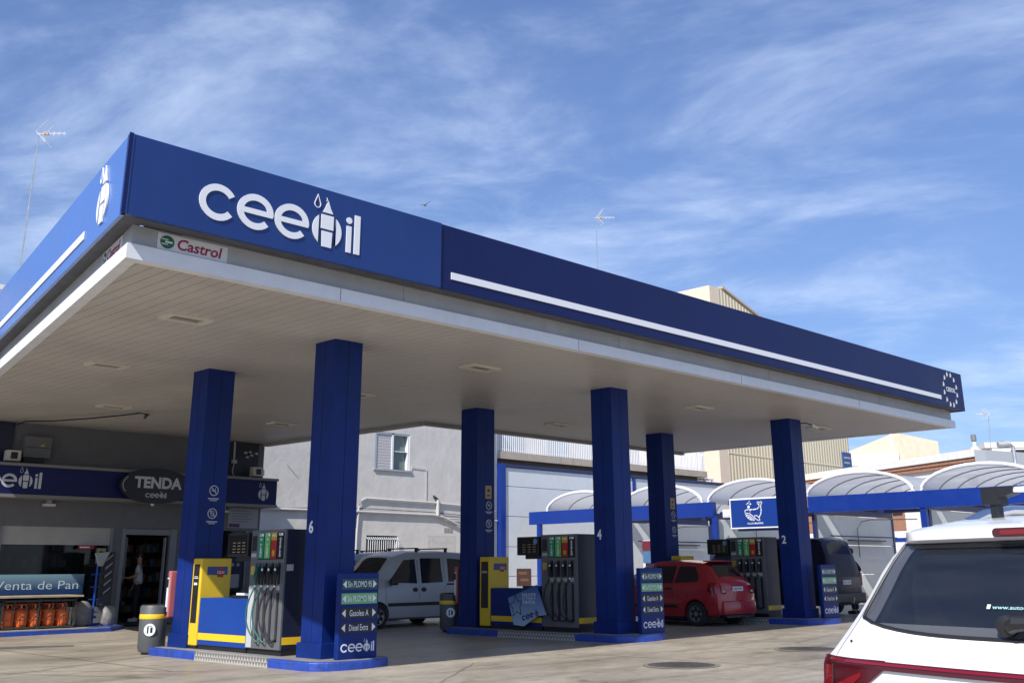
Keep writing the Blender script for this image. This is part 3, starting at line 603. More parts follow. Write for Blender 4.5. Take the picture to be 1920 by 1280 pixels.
for i, (x, y, z, lab) in enumerate([(9.92, 18.66, .62, 'faded red holder on the first rear column above the bin'), (17.25, 19.0, .62, 'faded red holder on the second rear column beside the silver van')]):
    t_ = thing('fire_bucket_holder', lab, 'holder', (x, y, z+gz(x)), 0, 'faded red holders behind the rear columns')
    part('case', MB().box(0, .40, 0, .11, 0, .80), pink, t_, bevel=.02); part('strap', MB().box(-.02, .0, .03, .08, .1, .68), white, t_)
    mb = MB(); mb.box(-.03, -.0201, .03, .09, .05, .18); mb.box(-.03, -.0201, .03, .09, .52, .66); part('clip', mb, blacklab, t_)
# star card sign leaning on cabinet 2
x = 16.98
t_ = thing('card_sign', 'tilted pentagon blue card sign with star on the shaded blue cabinet', 'sign', (x, 16.5, .5))
fr = west(x, 0, 0); pts = [(-17.05,.82),(-16.2,1.09),(-15.93,.50),(-16.18,.47),(-16.58,.26),(-16.88,.28)]
gm2 = gradmat('card blue gradient', (.35, .48, .62), (.03, .10, .32), -.2, .5, .35)
part('panel', MB().flat(pts[::-1], fr, 0, .02), gm2, t_, world=True)
mb = MB(); c_ = (-16.80, .66)
sp = [(c_[0]+(.22 if i % 2 == 0 else .12)*math.cos(PI/2+.15+i*PI/5), c_[1]+(.25 if i % 2 == 0 else .12)*math.sin(PI/2+.15+i*PI/5)) for i in range(10)]
for i in range(10):
    a, b2 = Vector(sp[i]), Vector(sp[(i+1) % 10]); cc = Vector(c_); mb.flat([tuple(a), tuple(b2), tuple(b2+(cc-b2)*.16), tuple(a+(cc-a)*.16)], fr, .021, .002)
part('star', mb, navyink, t_, world=True)
mb = MB(); textmb('SOLICITE', .40, .06, -16.62, .86, fr, .021, .002, .01, mb=mb); textmb('SU TARJETA', .40, .05, -16.62, .79, fr, .021, .002, .01, mb=mb); textmb('PUNTOS', .38, .065, -16.62, .71, fr, .021, .002, .01, mb=mb); part('lettering', mb, white, t_, world=True)
kk = .105; fr2 = frame((x, 16.62, .36), (0, -.96, .25), (-1,0,0)); mb = MB(); mb.ring(.55*kk, .5*kk, .55*kk, .5*kk, .03, 32, 322, fr2, .021, .002, 16)
for c in (1.68, 2.84): mb.ring(c*kk, .5*kk, .56*kk, .5*kk, .03, -4, 318, fr2, .021, .002, 16); mb.rect((c-.5)*kk, (c+.54)*kk, .42*kk, .58*kk, fr2, .021, .002)
logo_o(mb, fr2, 4.3*kk, 0, kk, .021, .002); part('lettering', mb, mat('navy letters', (.02, .04, .2), .4), t_, world=True)
# ---------------------------------------------------------------- shop
YW = 28.2
sh = thing('shop_building', 'grey shop under the canopy with blue sign band, shutter and open doorway', 'shop', (4, YW, 0))
mb = MB(); mb.box(-12, 17.68, YW, YW+.25, 2.52, 5.60); mb.box(-12, 10.30, YW, YW+.25, 0, 2.52); mb.box(13.22, 13.46, YW, YW+.25, 0, 2.52); mb.box(17.3, 17.68, YW, YW+.25, 0, 2.52); mb.box(15.05, 15.4, YW, YW+.25, 0, 2.52); mb.box(15.4, 17.3, YW, YW+.25, 0, .75)
mb.box(10.30, 13.22, YW, YW+.25, 0, .55); mb.box(17.45, 17.68, YW+.25, 32.1, 0, 7.2); mb.box(-12, 17.45, YW+.25, 32.1, 5.4, 7.2); mb.box(-12, -11.8, YW+.25, 32.1, 0, 5.4); mb.box(-12, 17.45, 31.9, 32.1, 0, 5.4)
part('walls', mb, wallgrey, sh, world=True)
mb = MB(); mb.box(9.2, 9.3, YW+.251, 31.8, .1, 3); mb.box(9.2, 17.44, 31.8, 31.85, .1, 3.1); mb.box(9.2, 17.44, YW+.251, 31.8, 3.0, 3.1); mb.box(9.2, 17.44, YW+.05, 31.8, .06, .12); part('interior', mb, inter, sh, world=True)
sb = MB(); sb.box(-12, 17.78, 27.55, YW-.001, 3.25, 3.93); part('sign_band', sb, bluefr, sh, world=True)
mb = MB(); mb.box(-12, 17.80, 27.50, YW-.002, 3.931, 4.00); mb.box(-12, 17.80, 27.52, YW-.002, 3.17, 3.249); part('band_trim', mb, mat('band trim', (.19, .185, .18), .5), sh, world=True)
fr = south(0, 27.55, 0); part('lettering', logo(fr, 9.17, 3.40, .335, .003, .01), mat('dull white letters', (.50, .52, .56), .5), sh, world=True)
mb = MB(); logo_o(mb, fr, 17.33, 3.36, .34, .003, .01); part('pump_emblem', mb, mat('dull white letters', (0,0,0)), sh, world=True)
mb = MB()
for k in range(9): z = 2.08+k*.05; mb.box(10.36, 13.16, YW+.05+(k % 2)*.006, YW+.08, z, z+.047)
part('roller_shutter', mb, shutm, sh, world=True)
for nm_, bx_ in (('shutter_guide', (10.30, 10.36, YW-.03, YW+.1, .55, 2.52)), ('shutter_guide', (13.16, 13.22, YW-.03, YW+.1, .55, 2.52)), ('door_jamb', (13.46, 13.56, YW-.04, YW+.16, .1, 2.52)), ('door_jamb', (14.86, 15.05, YW-.04, YW+.16, .1, 2.52)), ('door_lintel', (13.561, 14.859, YW-.03, YW+.15, 2.36, 2.51)), ('door_rail', (14.72, 14.76, YW+.0, YW+.1, .12, 2.3)), ('window_jamb', (15.4, 15.45, YW-.02, YW+.1, .75, 2.52)), ('window_jamb', (17.25, 17.3, YW-.02, YW+.1, .75, 2.52))):
    part(nm_, MB().box(*bx_), framegrey, sh, world=True)
part('window', MB().box(10.36, 13.16, YW+.12, YW+.13, .55, 2.1), glassm, sh, world=True, label='front window below the half open shutter')
part('window', MB().box(15.45, 17.25, YW+.10, YW+.11, .75, 2.52), glassm, sh, world=True, label='window right of the doorway')
part('door_leaf', MB().box(14.77, 14.86, YW+.10, YW+.11, .12, 2.3).box(13.57, 13.70, YW+.10, YW+.11, .12, 2.3), glassm, sh, world=True)
bnm = gradmat('bread banner blue', (.012, .045, .14), (.22, .36, .42), .98, 1.4, .3)
bn = solo('bread_banner', MB().box(9.4, 12.55, YW-.03, YW-.018, .88, 1.36), bnm, 'blue gradient banner with white words below the shop window', 'banner')
part('lettering', textmb('Venta de Pan', 2.08, .20, 10.33, 1.0, south(0, YW-.03, 0), .002, .003, -.005), mat('banner letters', (.55, .65, .70), .4), bn)
# shelves inside
prodc = [(.22,.06,.04),(.06,.10,.20),(.24,.20,.08),(.06,.14,.08),(.26,.26,.26),(.18,.10,.04)]
for i, (x0, x1, y) in enumerate([(10.4, 13.0, 30.2), (13.9, 17.2, 31.2)]):
    t_ = thing('shop_shelf', ['stocked shelf seen through the window under the shutter', 'stocked shelf deep inside beyond the shop doorway'][i], 'shelf', ((x0+x1)/2, y, .12), group='stocked shelves inside the shop')
    mb = MB()
    for k in range(5): mb.box(x0, x1, y, y+.4, .25+k*.42, .28+k*.42)
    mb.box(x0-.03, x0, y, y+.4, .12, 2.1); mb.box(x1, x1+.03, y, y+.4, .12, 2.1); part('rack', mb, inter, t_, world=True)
    for j, c in enumerate(prodc):
        mb = MB()
        for k in range(5):
            x = x0+.05+rnd.random()*.2
            while x < x1-.15:
                if rnd.random() < .3: mb.box(x, x+.08+rnd.random()*.06, y+.02+j*.001, y+.2, .281+k*.42, .45+k*.42+rnd.random()*.12)
                x += .2
        o = part('products', mb, mat('product %d' % j, c, .4), t_, world=True); o['kind'] = 'stuff'
# TENDA sign
t_ = thing('oval_sign', 'dark oval sign reading TENDA above the shop doorway', 'sign', (13.88, 27.4, 3.6))
fr = south(13.88, 27.42, 3.60)
part('plate', MB().disc(0, 0, 1.02, .46, fr, 0, .10, 48), mat('oval plate', (.01, .012, .02), .35), t_, world=True)
part('rim', MB().ring(0, 0, .96, .42, .02, 150, 205, fr, .101, .004, 12), ltgrey, t_, world=True)
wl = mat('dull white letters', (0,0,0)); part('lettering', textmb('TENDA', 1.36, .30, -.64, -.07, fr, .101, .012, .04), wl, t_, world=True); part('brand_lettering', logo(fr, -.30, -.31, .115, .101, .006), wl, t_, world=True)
# wall bits: notices, boxes, floodlights, camera
def simple(name, label, cat, loc, items, group=None):
    t_ = thing(name, label, cat, loc, 0, group)
    for nm, mbx, m_ in items: part(nm, mbx, m_, t_, world=True)
    return t_
fr = south(0, YW, 0)
mb = MB()
for k in range(5): mb.rect(16.70+.03, 17.30+.1*(k % 2), 3.07-k*.075, 3.095-k*.075, fr, .012, .002)
simple('notice_board', 'pale notice board with printed lines right of the first rear column', 'notice', (17, YW, 2.7), [('board', MB().rect(16.62, 17.60, 2.60, 3.16, fr, .002, .01), mat('notice pale', (.30, .32, .36), .5)), ('print', mb, mat('faint print', (.17, .18, .22), .5)), ('badge', MB().rect(16.65, 17.0, 2.62, 2.72, fr, .0125, .002), mat('purple badge', (.08, .03, .12), .5))])
simple('notice_sheet', 'navy panel with four white circles and a notice behind pump 6', 'notice', (16.6, YW, 1.2), [('panel', MB().rect(16.3, 17.2, .90, 1.78, fr, .002, .012), navy), ('print', MB().rect(16.42, 17.1, .95, 1.32, fr, .015, .002).disc(16.5, 1.58, .05, .05, fr, .015, .002).disc(16.68, 1.58, .05, .05, fr, .015, .002).disc(16.86, 1.58, .05, .05, fr, .015, .002).disc(17.04, 1.58, .05, .05, fr, .015, .002), mat('notice grey', (.28, .29, .32), .5))])
simple('window_poster', 'small yellow and brown poster in the window beside the notice', 'poster', (16.2, YW, 2.2), [('sheet', MB().rect(16.05, 16.30, 2.0, 2.35, south(0, YW+.1, 0), .001, .003), mat('poster amber', (.30, .18, .04), .5)), ('print', MB().rect(16.1, 16.25, 2.1, 2.2, south(0, YW+.1, 0), .005, .001), mat('poster brown', (.1, .04, .01), .5))])
simple('electrical_box', 'grey metal electrical box on the wall above the sign band', 'electrical box', (10.9, YW, 4.2), [('case', MB().box(10.55, 11.22, YW-.22, YW, 4.20, 4.72), mat('box grey', (.13, .14, .15), .5)), ('handle', MB().box(10.95, 11.05, YW-.23, YW-.2201, 4.48, 4.54), goldred), ('seam', MB().box(10.57, 11.2, YW-.224, YW-.2201, 4.44, 4.455), dark), ('bracket', MB().box(10.6, 11.1, YW-.16, YW, 4.09, 4.199), dark)])
part('wall_recess', MB().box(6, 10.32, YW-.06, YW-.001, 4.0, 5.04), navy, sh, world=True)
part('wall_recess', MB().box(16.5, 17.45, YW-.06, YW-.001, 4.0, 5.04), mat('recess blue black', (.012, .014, .022), .5), sh, world=True)
fl0 = None
for x, y, z, lab in [(10.22, 27.8, 4.02, 'cream floodlight on the sign band at the left frame edge'), (17.22, 27.8, 4.02, 'cream floodlight on the right end of the sign band')]:
    if not fl0:
        fl0 = thing('floodlight', lab, 'floodlight', (x, y, z), 0, 'cream floodlights above the sign band')
        mb = MB(); mb.box(-.17,.17,-.10,.12,.04,.30); part('case', mb, cream, fl0, bevel=.015); part('lamp_glass', MB().box(-.08,.08,-.112,-.101,.09,.25), dark, fl0); part('bracket', MB().box(-.12,.12,-.02,.05,0,.04), dark, fl0)
        mb = MB(); mb.tube([(.17,.0,.2),(.24,0,.22),(.28,.05,.12),(.28,.2,.0)], .012); part('cable', mb, dark, fl0); o = fl0
    else: o = copy_tree(fl0)
    o.location = (x, y, z); o['label'] = lab
t_ = thing('cable_junction', 'grey conduit and small junction clamps on the dark wall recess', 'wiring', (16.7, YW, 4.1))
mb = MB(); mb.tube([(16.62,YW-.08,5.04),(16.62,YW-.08,4.45)], .03).tube([(16.62,YW-.08,4.46),(16.62,YW-.1,4.4),(16.58,YW-.1,4.2),(16.64,YW-.1,4.05)], .015); part('conduit', mb, ltgrey, t_, world=True)
part('junction_box', MB().box(16.55,16.7,YW-.13,YW-.06,4.42,4.52), ltgrey, t_, world=True)
for dx_, dz_ in [(0,0),(.12,.03),(.17,-.06),(.3,0),(.05,-.12)]: part('clamp', MB().box(16.95+dx_*1.2, 17.03+dx_*1.2, YW-.12, YW-.061, 4.72+dz_, 4.78+dz_), ltgrey, t_, world=True)
sl0 = None
for x, lab in [(11.4, 'small white lamp under the sign band above the shutter'), (17.0-.6, 'small lamp under the sign band right of the first rear column')]:
    t_ = thing('security_light', lab, 'lamp', (x, YW-.1, 3.02), 0, 'small lamps under the sign band'); part('case', MB().box(-.14,.14,-.06,.1,0,.06), lm, t_); part('arm', MB().box(-.05,.05,-.02,.1,.06,.15), ltgrey, t_)
t_ = thing('dome_camera', 'small white camera hanging under the TENDA sign', 'camera', (14.0, 27.7, 3.1)); part('housing', MB().lathe([(.05,.07),(.055,.04),(.03,0),(.005,-.01)][::-1], 12), lipm, t_, smooth=True); part('mount', MB().tube([(0,0,.06),(.03,0,.09)], .02), ltgrey, t_)
# hanging cable and cameras at the soffit
t_ = thing('surveillance_camera', 'small dark camera hanging from the soffit on a long sagging cable', 'camera', (11.75, 24.1, ZS))
part('cable', MB().tube([(10.35,28.1,5.0),(10.2,27.2,4.985),(10.6,26.4,4.95),(11.1,25.4,4.965),(11.45,24.7,4.99),(11.7,24.2,5.02)], .018, 6), dark, t_, world=True)
part('body', MB().tube([(11.85,24.15,4.99),(11.72,23.98,4.89)], .035, 10), dark, t_, world=True); part('arm', MB().tube([(11.7,24.2,5.02),(12.0,24.3,5.02),(11.86,24.16,4.99)], .014, 6), dark, t_, world=True)
t_ = thing('surveillance_camera', 'small white camera on a bracket by the top of the number 2 column', 'camera', (25.1, 14.1, ZS-.1))
part('body', MB().tube([(25.05,13.95,4.93),(25.16,13.85,4.86)], .035, 10), lipm, t_, world=True); part('arm', MB().tube([(24.9,14.3,4.98),(25.0,14.1,5.0),(25.05,13.95,4.93)], .015, 6), dark, t_, world=True)
# ---------------------------------------------------------------- gas cages
def cylinder(loc, lab, proto=[None]):
    if proto[0] is None:
        t_ = thing('gas_cylinder', lab, 'gas cylinder', loc, 0, 'orange butane cylinders in the cages')
        part('body', MB().lathe([(.11,0),(.13,.03),(.148,.08),(.15,.34),(.135,.40),(.08,.445),(.04,.455)], 18), orange, t_, smooth=True)
        mb = MB()
        for k in range(3):
            a = k*2*PI/3; mb.tube([(.09*math.cos(a),.09*math.sin(a),.42),(.1*math.cos(a),.1*math.sin(a),.53)], .012, 6)
        mb.tube([(.1*math.cos(a),.1*math.sin(a),.53) for a in [k*PI/6 for k in range(13)]], .013, 6, False); part('collar', mb, orange, t_, smooth=True)
        part('valve', MB().lathe([(.02,.455),(.025,.50),(.012,.52)], 10), alu, t_)
        proto[0] = t_; return t_
    o = copy_tree(proto[0]); o.location = loc; o['label'] = lab; return o
def cage(x0, x1, y0, y1, z0, z1, lab):
    t_ = thing('cylinder_cage', lab, 'cage', ((x0+x1)/2, (y0+y1)/2, z0), 0, 'steel cages for gas cylinders outside the shop')
    mb = MB()
    for x in (x0, (x0+x1)/2-.03, x1-.05):
        for y in (y0, y1-.05): mb.box(x, x+.05, y, y+.05, z0, z1)
    for z in (z0+.02, z1-.06):
        mb.box(x0, x1, y0+.005, y0+.04, z, z+.04); mb.box(x0, x1, y1-.04, y1-.005, z, z+.04); mb.box(x0+.005, x0+.04, y0, y1, z, z+.04); mb.box(x1-.04, x1-.005, y0, y1, z, z+.04)
    part('frame', mb, cagem, t_, world=True)
    mb = MB()
    for z in (z0+.2, z0+.4): mb.box(x0+.05, x1-.05, y0+.012, y0+.028, z, z+.016)
    n = 6
    for k in range(1, n): x = x0+(x1-x0)*k/n; mb.box(x-.008, x+.008, y0+.0, y0+.011, z0+.06, z1-.06)
    for k in range(1, 4): y = y0+(y1-y0)*k/4; mb.box(x1-.028, x1-.012, y-.008, y+.008, z0+.06, z1-.06)
    part('front_grille', mb, cagem, t_, world=True); return t_
cage(10.08, 11.86, 26.85, 27.6, .125, .80, 'steel cage full of orange cylinders beside the doorway')
cage(8.2, 10.06, 26.85, 27.6, .125, .80, 'steel cage cut by the left edge of the frame')
words = ['first', 'second', 'third', 'fourth', 'fifth']
for r_ in range(2):
    for k in range(5):
        cylinder((10.30+k*.325, 27.06+r_*.33, .15), 'orange gas cylinder, %s from the left in the %s row of the full cage' % (words[k], ['front', 'back'][r_]))
for k in range(2): cylinder((9.45+k*.33, 27.10, .15), 'orange gas cylinder in the left cage, %s' % ['second from its right end', 'at its right end'][k])
sh_ = solo('counter_board', MB().box(8.0, 11.98, 26.78, 27.72, .83, .875), mat('worn beige board', (.34, .28, .21), .6, var=.2), 'long beige board lying across the tops of the cylinder cages', 'board', bevel=.008)
# trolley rack with bags beside the cages
t_ = thing('display_rack', 'blue wire rack with wrapped goods right of the cylinder cage', 'rack', (12.6, 27.4, .12))
mb = MB(); mb.tube([(12.5,27.35,.14),(12.5,27.35,1.8)], .03); mb.tube([(12.25,27.2,.16),(12.85,27.5,.16)], .03)
for z in (.45,.75,1.05,1.35): mb.tube([(12.36,27.35,z),(12.64,27.35,z)], .016)
mb.box(12.40,12.58,27.3,27.4,.3,.36); part('stand', mb, bluebright, t_, world=True)
mb = MB()
for k in range(5): mb.add([(12.66,27.3,.88+k*.2),(12.90,27.3,1.03+k*.2),(12.90,27.36,.93+k*.2),(12.66,27.36,.80+k*.2)], [(0,1,2,3)])
mb.box(12.62, 12.95, 27.37, 27.45, .6, 1.9); part('goods', mb, mat('dark goods', (.04, .04, .05), .5), t_, world=True)
mb = MB()
for k in range(5): mb.add([(12.68,27.29,.92+k*.2),(12.86,27.29,1.05+k*.2),(12.86,27.29,1.0+k*.2),(12.68,27.29,.85+k*.2)], [(0,1,2,3)])
part('strips', mb, mat('grey strips', (.22, .22, .23), .5), t_, world=True)
def sack(x, y, z, s_, lab):
    mb = MB(); vs_ = []
    prof = [(.13,0),(.17,.05),(.18,.22),(.16,.38),(.10,.46),(.03,.48)]
    n = 14
    for r_, zz in prof:
        for k in range(n): a = 2*PI*k/n; q = 1+.12*math.sin(3*a+zz*9)+.05*rnd.random(); vs_.append((r_*q*math.cos(a)*s_, r_*q*.65*math.sin(a)*s_, zz*s_))
    mb.add(vs_, [(i*n+k, i*n+(k+1)%n, (i+1)*n+(k+1)%n, (i+1)*n+k) for i in range(len(prof)-1) for k in range(n)]+[tuple(range(n))[::-1], tuple((len(prof)-1)*n+k for k in range(n))])
    o = solo('goods_sack', mb, mat('grey plastic sack', (.20, .195, .19), .5, var=.3, vscale=9, bump=.6, bscale=12), lab, 'sack', 'wrapped grey sacks beside the rack', smooth=True); o.location = (x, y, z)
sack(12.20, 27.30, .12, 1.25, 'grey wrapped sack left of the blue rack'); sack(12.86, 27.22, .12, 1.0, 'smaller grey wrapped sack right of the blue rack')
fr = south(0, 27.3, 0); simple('hanging_bag', 'pale pointed bag hanging at the top of the blue rack', 'bag', (12.5, 27.3, 1.6), [('bag', MB().flat([(12.35,1.86),(12.47,1.55),(12.56,1.55),(12.72,1.90)][::-1], fr, .03, .08), mat('pale bag', (.30, .33, .33), .6))])
simple('red_sign', 'small red sign in the window behind the rack', 'sign', (12.6, YW, 2.0), [('plate', MB().rect(12.3, 12.72, 1.98, 2.07, south(0, YW-.03, 0), 0, .01), redlab), ('print', MB().rect(12.34, 12.6, 2.01, 2.04, south(0, YW-.03, 0), .0105, .002), white)])
simple('window_notice', 'tall pale poster on the shutter post by the doorway', 'poster', (12.9, YW, 1.8), [('sheet', MB().rect(12.80, 13.05, 1.62, 2.0, south(0, YW-.03, 0), 0, .01), mat('poster cream', (.30, .26, .16), .6)), ('print', MB().disc(12.92, 1.9, .05, .03, south(0, YW-.03, 0), .0105, .002).rect(12.84, 13.0, 1.68, 1.76, south(0, YW-.03, 0), .0105, .002), dark)])
# ---------------------------------------------------------------- stucco house
# the back row (stucco house to low wall) is scaled up about the camera
CAM_SCALE = Matrix.Translation((32.44, 33.09, -.12)) @ Matrix.Scale(1.085, 4) @ Matrix.Translation((-29.9, -30.5, 0))
YS = 30.5
st = thing('stucco_building', 'pale grey stucco side wall with upper window and barred window', 'building', (24, YS, 0))
holes = [(23.67, 25.26, 4.86, 6.16), (23.41, 24.79, 1.45, 2.56)]
mb = MB(); x0, x1 = 14.5, 29.75
mb.box(x0, 23.41, YS, YS+.3, 0, 9.2); mb.box(25.26, x1, YS, YS+.3, 0, 9.2); mb.box(23.67, 25.26, YS, YS+.3, 6.16, 9.2); mb.box(23.41, 23.67, YS, YS+.3, 2.56, 9.2); mb.box(23.67, 25.26, YS, YS+.3, 2.56, 4.86); mb.box(24.79, 25.26, YS, YS+.3, 0, 2.56); mb.box(23.41, 24.79, YS, YS+.3, 0, 1.45)
mb.box(x0, x0+.3, YS+.3, 42, 0, 9.2); mb.box(x1-.3, x1, YS+.3, 42, 0, 9.2); mb.box(x0+.3, x1-.3, YS+.3, 42, 9.0, 9.2)
part('walls', mb, stucco, st, world=True)
mb = MB(); mb.box(23.68, 25.25, YS+.29, YS+.8, 4.87, 6.15); wn = part('window', MB().box(24.5, 25.2, YS+.16, YS+.17, 4.9, 6.12), mat('pale window', (.16, .20, .18), .1), st, world=True, label='upper sliding window')
mb = MB(); mb.box(23.60, 25.34, YS-.06, YS+.15, 4.80, 4.86); part('sill', mb, ltgrey, wn, world=True)
mb = MB(); mb.box(23.67, 23.74, YS+.02, YS+.16, 4.86, 6.16); mb.box(24.44, 24.52, YS+.02, YS+.16, 4.86, 6.16); mb.box(25.18, 25.26, YS+.02, YS+.16, 4.86, 6.16); mb.box(23.74, 25.18, YS+.02, YS+.16, 6.10, 6.16); mb.box(24.6, 25.18, YS+.04, YS+.15, 5.5, 5.53); part('frame', mb, lipm, wn, world=True)
mb = MB()
for k in range(25): z = 4.86+k*.05; mb.box(23.74, 24.44, YS+.05+(k % 2)*.006, YS+.08, z, z+.048)
part('blind', mb, mat('pale blind', (.52, .50, .49), .6), wn, world=True)
wn = part('window', MB().box(23.42, 24.78, YS+.2, YS+.21, 1.46, 2.55), dark, st, world=True, label='lower window behind white bars'); mb = MB()
for k in range(15): x = 23.43+k*.096; mb.tube([(x,YS+.02,1.5),(x,YS-.10,1.56),(x,YS-.10,2.42),(x,YS+.02,2.5)], .012, 6)
mb.box(23.41,24.80,YS-.115,YS-.09,2.42,2.44); mb.box(23.41,24.80,YS-.115,YS-.09,1.55,1.57); part('bars', mb, lipm, wn, world=True)
part('vent_grille', MB().rect(27.0,27.12,2.72,2.88,south(0,YS,0),.002,.01).rect(27.15,27.27,2.72,2.88,south(0,YS,0),.002,.01).rect(27.3,27.42,2.72,2.88,south(0,YS,0),.002,.01), mat('vent', (.28, .27, .26), .6), st, world=True)
pipem = mat('painted pipe', (.50, .49, .48), .55)
mb = MB(); mb.tube([(17.9,YS-.06,3.30),(22.5,YS-.06,3.34),(26.45,YS-.06,3.32),(26.9,YS-.08,3.25),(28.0,YS-.08,2.88),(29.1,YS-.06,2.80)], .045, 8)
mb.tube([(22.95,YS-.05,0),(22.95,YS-.05,2.5),(23.0,YS-.05,3.5),(23.1,YS-.05,3.72),(23.3,YS-.05,3.80),(26.3,YS-.05,3.76),(26.9,YS-.05,3.74),(28.0,YS-.05,3.70),(29.6,YS-.05,3.55)], .035, 8)
mb.tube([(26.62,YS-.06,3.86),(26.62,YS-.06,3.30)], .07, 10); mb.tube([(26.65,YS-.06,3.4),(27.0,YS-.06,3.22),(29.7,YS-.06,3.20)], .03, 8)
part('pipe', mb, pipem, st, world=True, smooth=True)
mb = MB(); mb.tube([(25.3,YS-.03,4.78),(25.35,YS-.03,5.0),(26.05,YS-.03,4.98),(26.07,YS-.03,3.75)], .012, 5); mb.tube([(20.0,YS-.02,4.77),(20.45,YS-.02,4.38)], .008, 5)
mb.tube([(29.5,YS-.06,1.0),(29.45,YS-.06,4.2),(29.4,YS-.06,6.8)], .05, 8); mb.tube([(29.3,YS-.1,1.0),(29.32,YS-.1,5.2),(29.5,YS-.1,6.0)], .02, 6); part('cable', mb, pipem, st, world=True)
fr = south(0, YS, 0); simple('wall_sign', 'small white sign with black bar on the stucco wall right of column 6', 'sign', (22.7, YS, 3), [('plate', MB().rect(22.45, 22.92, 2.86, 3.36, fr, .002, .02), lipm), ('print', MB().rect(22.5, 22.88, 3.22, 3.29, fr, .0225, .002).rect(22.5, 22.85, 3.05, 3.07, fr, .0225, .002).rect(22.5, 22.85, 2.95, 2.97, fr, .0225, .002), navyink)])
part('patch', MB().rect(26.2, 27.6, 1.0, 2.6, south(0, YS, 0), .001, .002), mat('plaster patch', (.52, .50, .46), .9, var=.12, vscale=4, bump=.4, bscale=9), st, world=True)
part('cable', MB().tube([(17.8,YS-.03,3.42),(20,YS-.03,3.36),(23,YS-.03,3.46),(26.4,YS-.03,3.42),(29.6,YS-.03,3.28)], .012, 5), mat('black cable', (.05,.05,.05), .6), st, world=True)
# pigeon on the pipe
t_ = thing('pigeon', 'dark pigeon perched on the wall pipe between the two nearest columns', 'bird', (26.5, YS-.06, 3.86))
def skin_mesh(name, verts, edges, radii, m_, parent, sub=2, root=0, lab=None):
    me = bpy.data.meshes.new(name); me.from_pydata(verts, edges, []); o = bpy.data.objects.new(name, me); COL.objects.link(o)
    md = o.modifiers.new('s', 'SKIN'); md.use_smooth_shade = True
    for i, r_ in enumerate(radii):
        r_ = r_ if isinstance(r_, tuple) else (r_, r_); me.skin_vertices[0].data[i].radius = r_
    me.skin_vertices[0].data[root].use_root = True
    ss = o.modifiers.new('u', 'SUBSURF'); ss.levels = sub; ss.render_levels = sub
    dg = bpy.context.evaluated_depsgraph_get(); dg.update(); nm = bpy.data.meshes.new_from_object(o.evaluated_get(dg))
    o.modifiers.clear(); o.data = nm; nm.materials.clear(); nm.materials.append(m_); o.parent = parent
    for p_ in nm.polygons: p_.use_smooth = True; p_.material_index = 0
    if lab: o['label'] = lab
    return o
skin_mesh('body', [(0,0,.10),(-.07,0,.13),(-.11,0,.17),(-.14,0,.165),(.08,0,.07),(.17,0,.03),(0,.02,.0),(0,-.02,.0)], [(0,1),(1,2),(2,3),(0,4),(4,5),(0,6),(0,7)], [.055,.045,.03,.008,.035,.012,.006,.006], mat('pigeon grey', (.04,.045,.055), .7), t_)
# flying bird
t_ = thing('gull', 'small dark bird gliding in the sky above the fascia', 'bird', (24.46, 29.0, 14.55), rad(20)); t_.scale = (.6, .6, .6)
skin_mesh('body', [(0,0,0),(.2,0,.02),(-.2,0,.0),(0,.14,.10),(.05,.42,.13),(0,-.14,.12),(.05,-.42,.25)], [(0,1),(0,2),(0,3),(3,4),(0,5),(5,6)], [.055,.02,.03,(.05,.015),(.02,.006),(.05,.015),(.02,.006)], mat('bird grey', (.12,.12,.13), .7), t_, 1)
# ---------------------------------------------------------------- balcony house beyond
bh = thing('balcony_building', 'pale building with long white railed terrace behind the wash wall', 'building', (36, YS+.3, 0))
mb = MB(); mb.box(29.78, 44.3, YS+.1, 32.6, 5.63, 5.92); part('terrace_slab', mb, mat('slab render', (.42, .36, .29), .8, var=.1, dirt=.4, dirtcol=(.2,.15,.1)), bh, world=True)
part('lower_wall', MB().box(29.78, 44.0, 31.0, 31.2, 0, 5.63), mat('lower wall', (.22, .17, .12), .8), bh, world=True)
mb = MB(); mb.box(29.78, 41.5, 32.6, 32.8, 5.5, 9.0); mb.box(41.3, 41.5, 32.8, 40, 0, 9); mb.box(29.78, 41.3, 39.8, 40, 0, 9); mb.box(29.78, 41.3, 32.8, 39.8, 8.8, 9); part('walls', mb, mat('terrace wall', (.60, .56, .52), .8, var=.05), bh, world=True)
for k in range(3): part('window', MB().box(32+k*2.9, 33.4+k*2.9, 32.56, 32.599, 5.95, 7.6), mat('terrace glass', (.30, .36, .42), .1), bh, world=True)
mb = MB(); x = 29.95
while x < 44.2: mb.box(x, x+.035, YS+.14, YS+.17, 5.93, 6.86); x += .115
mb.box(29.9, 44.25, YS+.135, YS+.175, 6.861, 6.90); mb.box(29.9, 44.25, YS+.175, YS+.19, 6.0, 6.03)
y = YS+.25
while y < 32.6: mb.box(44.2, 44.23, y, y+.03, 5.93, 6.86); y += .115
part('railing', mb, lipm, bh, world=True)
mb = MB(); mb.box(44.28, 45.1, YS+.3, 32.5, 5.55, 5.62); mb.tube([(44.4,YS+.35,3),(44.4,YS+.35,5.55)], .06); mb.tube([(45.05,YS+.35,3),(45.05,YS+.35,5.55)], .05); part('side_landing', mb, lipm, bh, world=True)
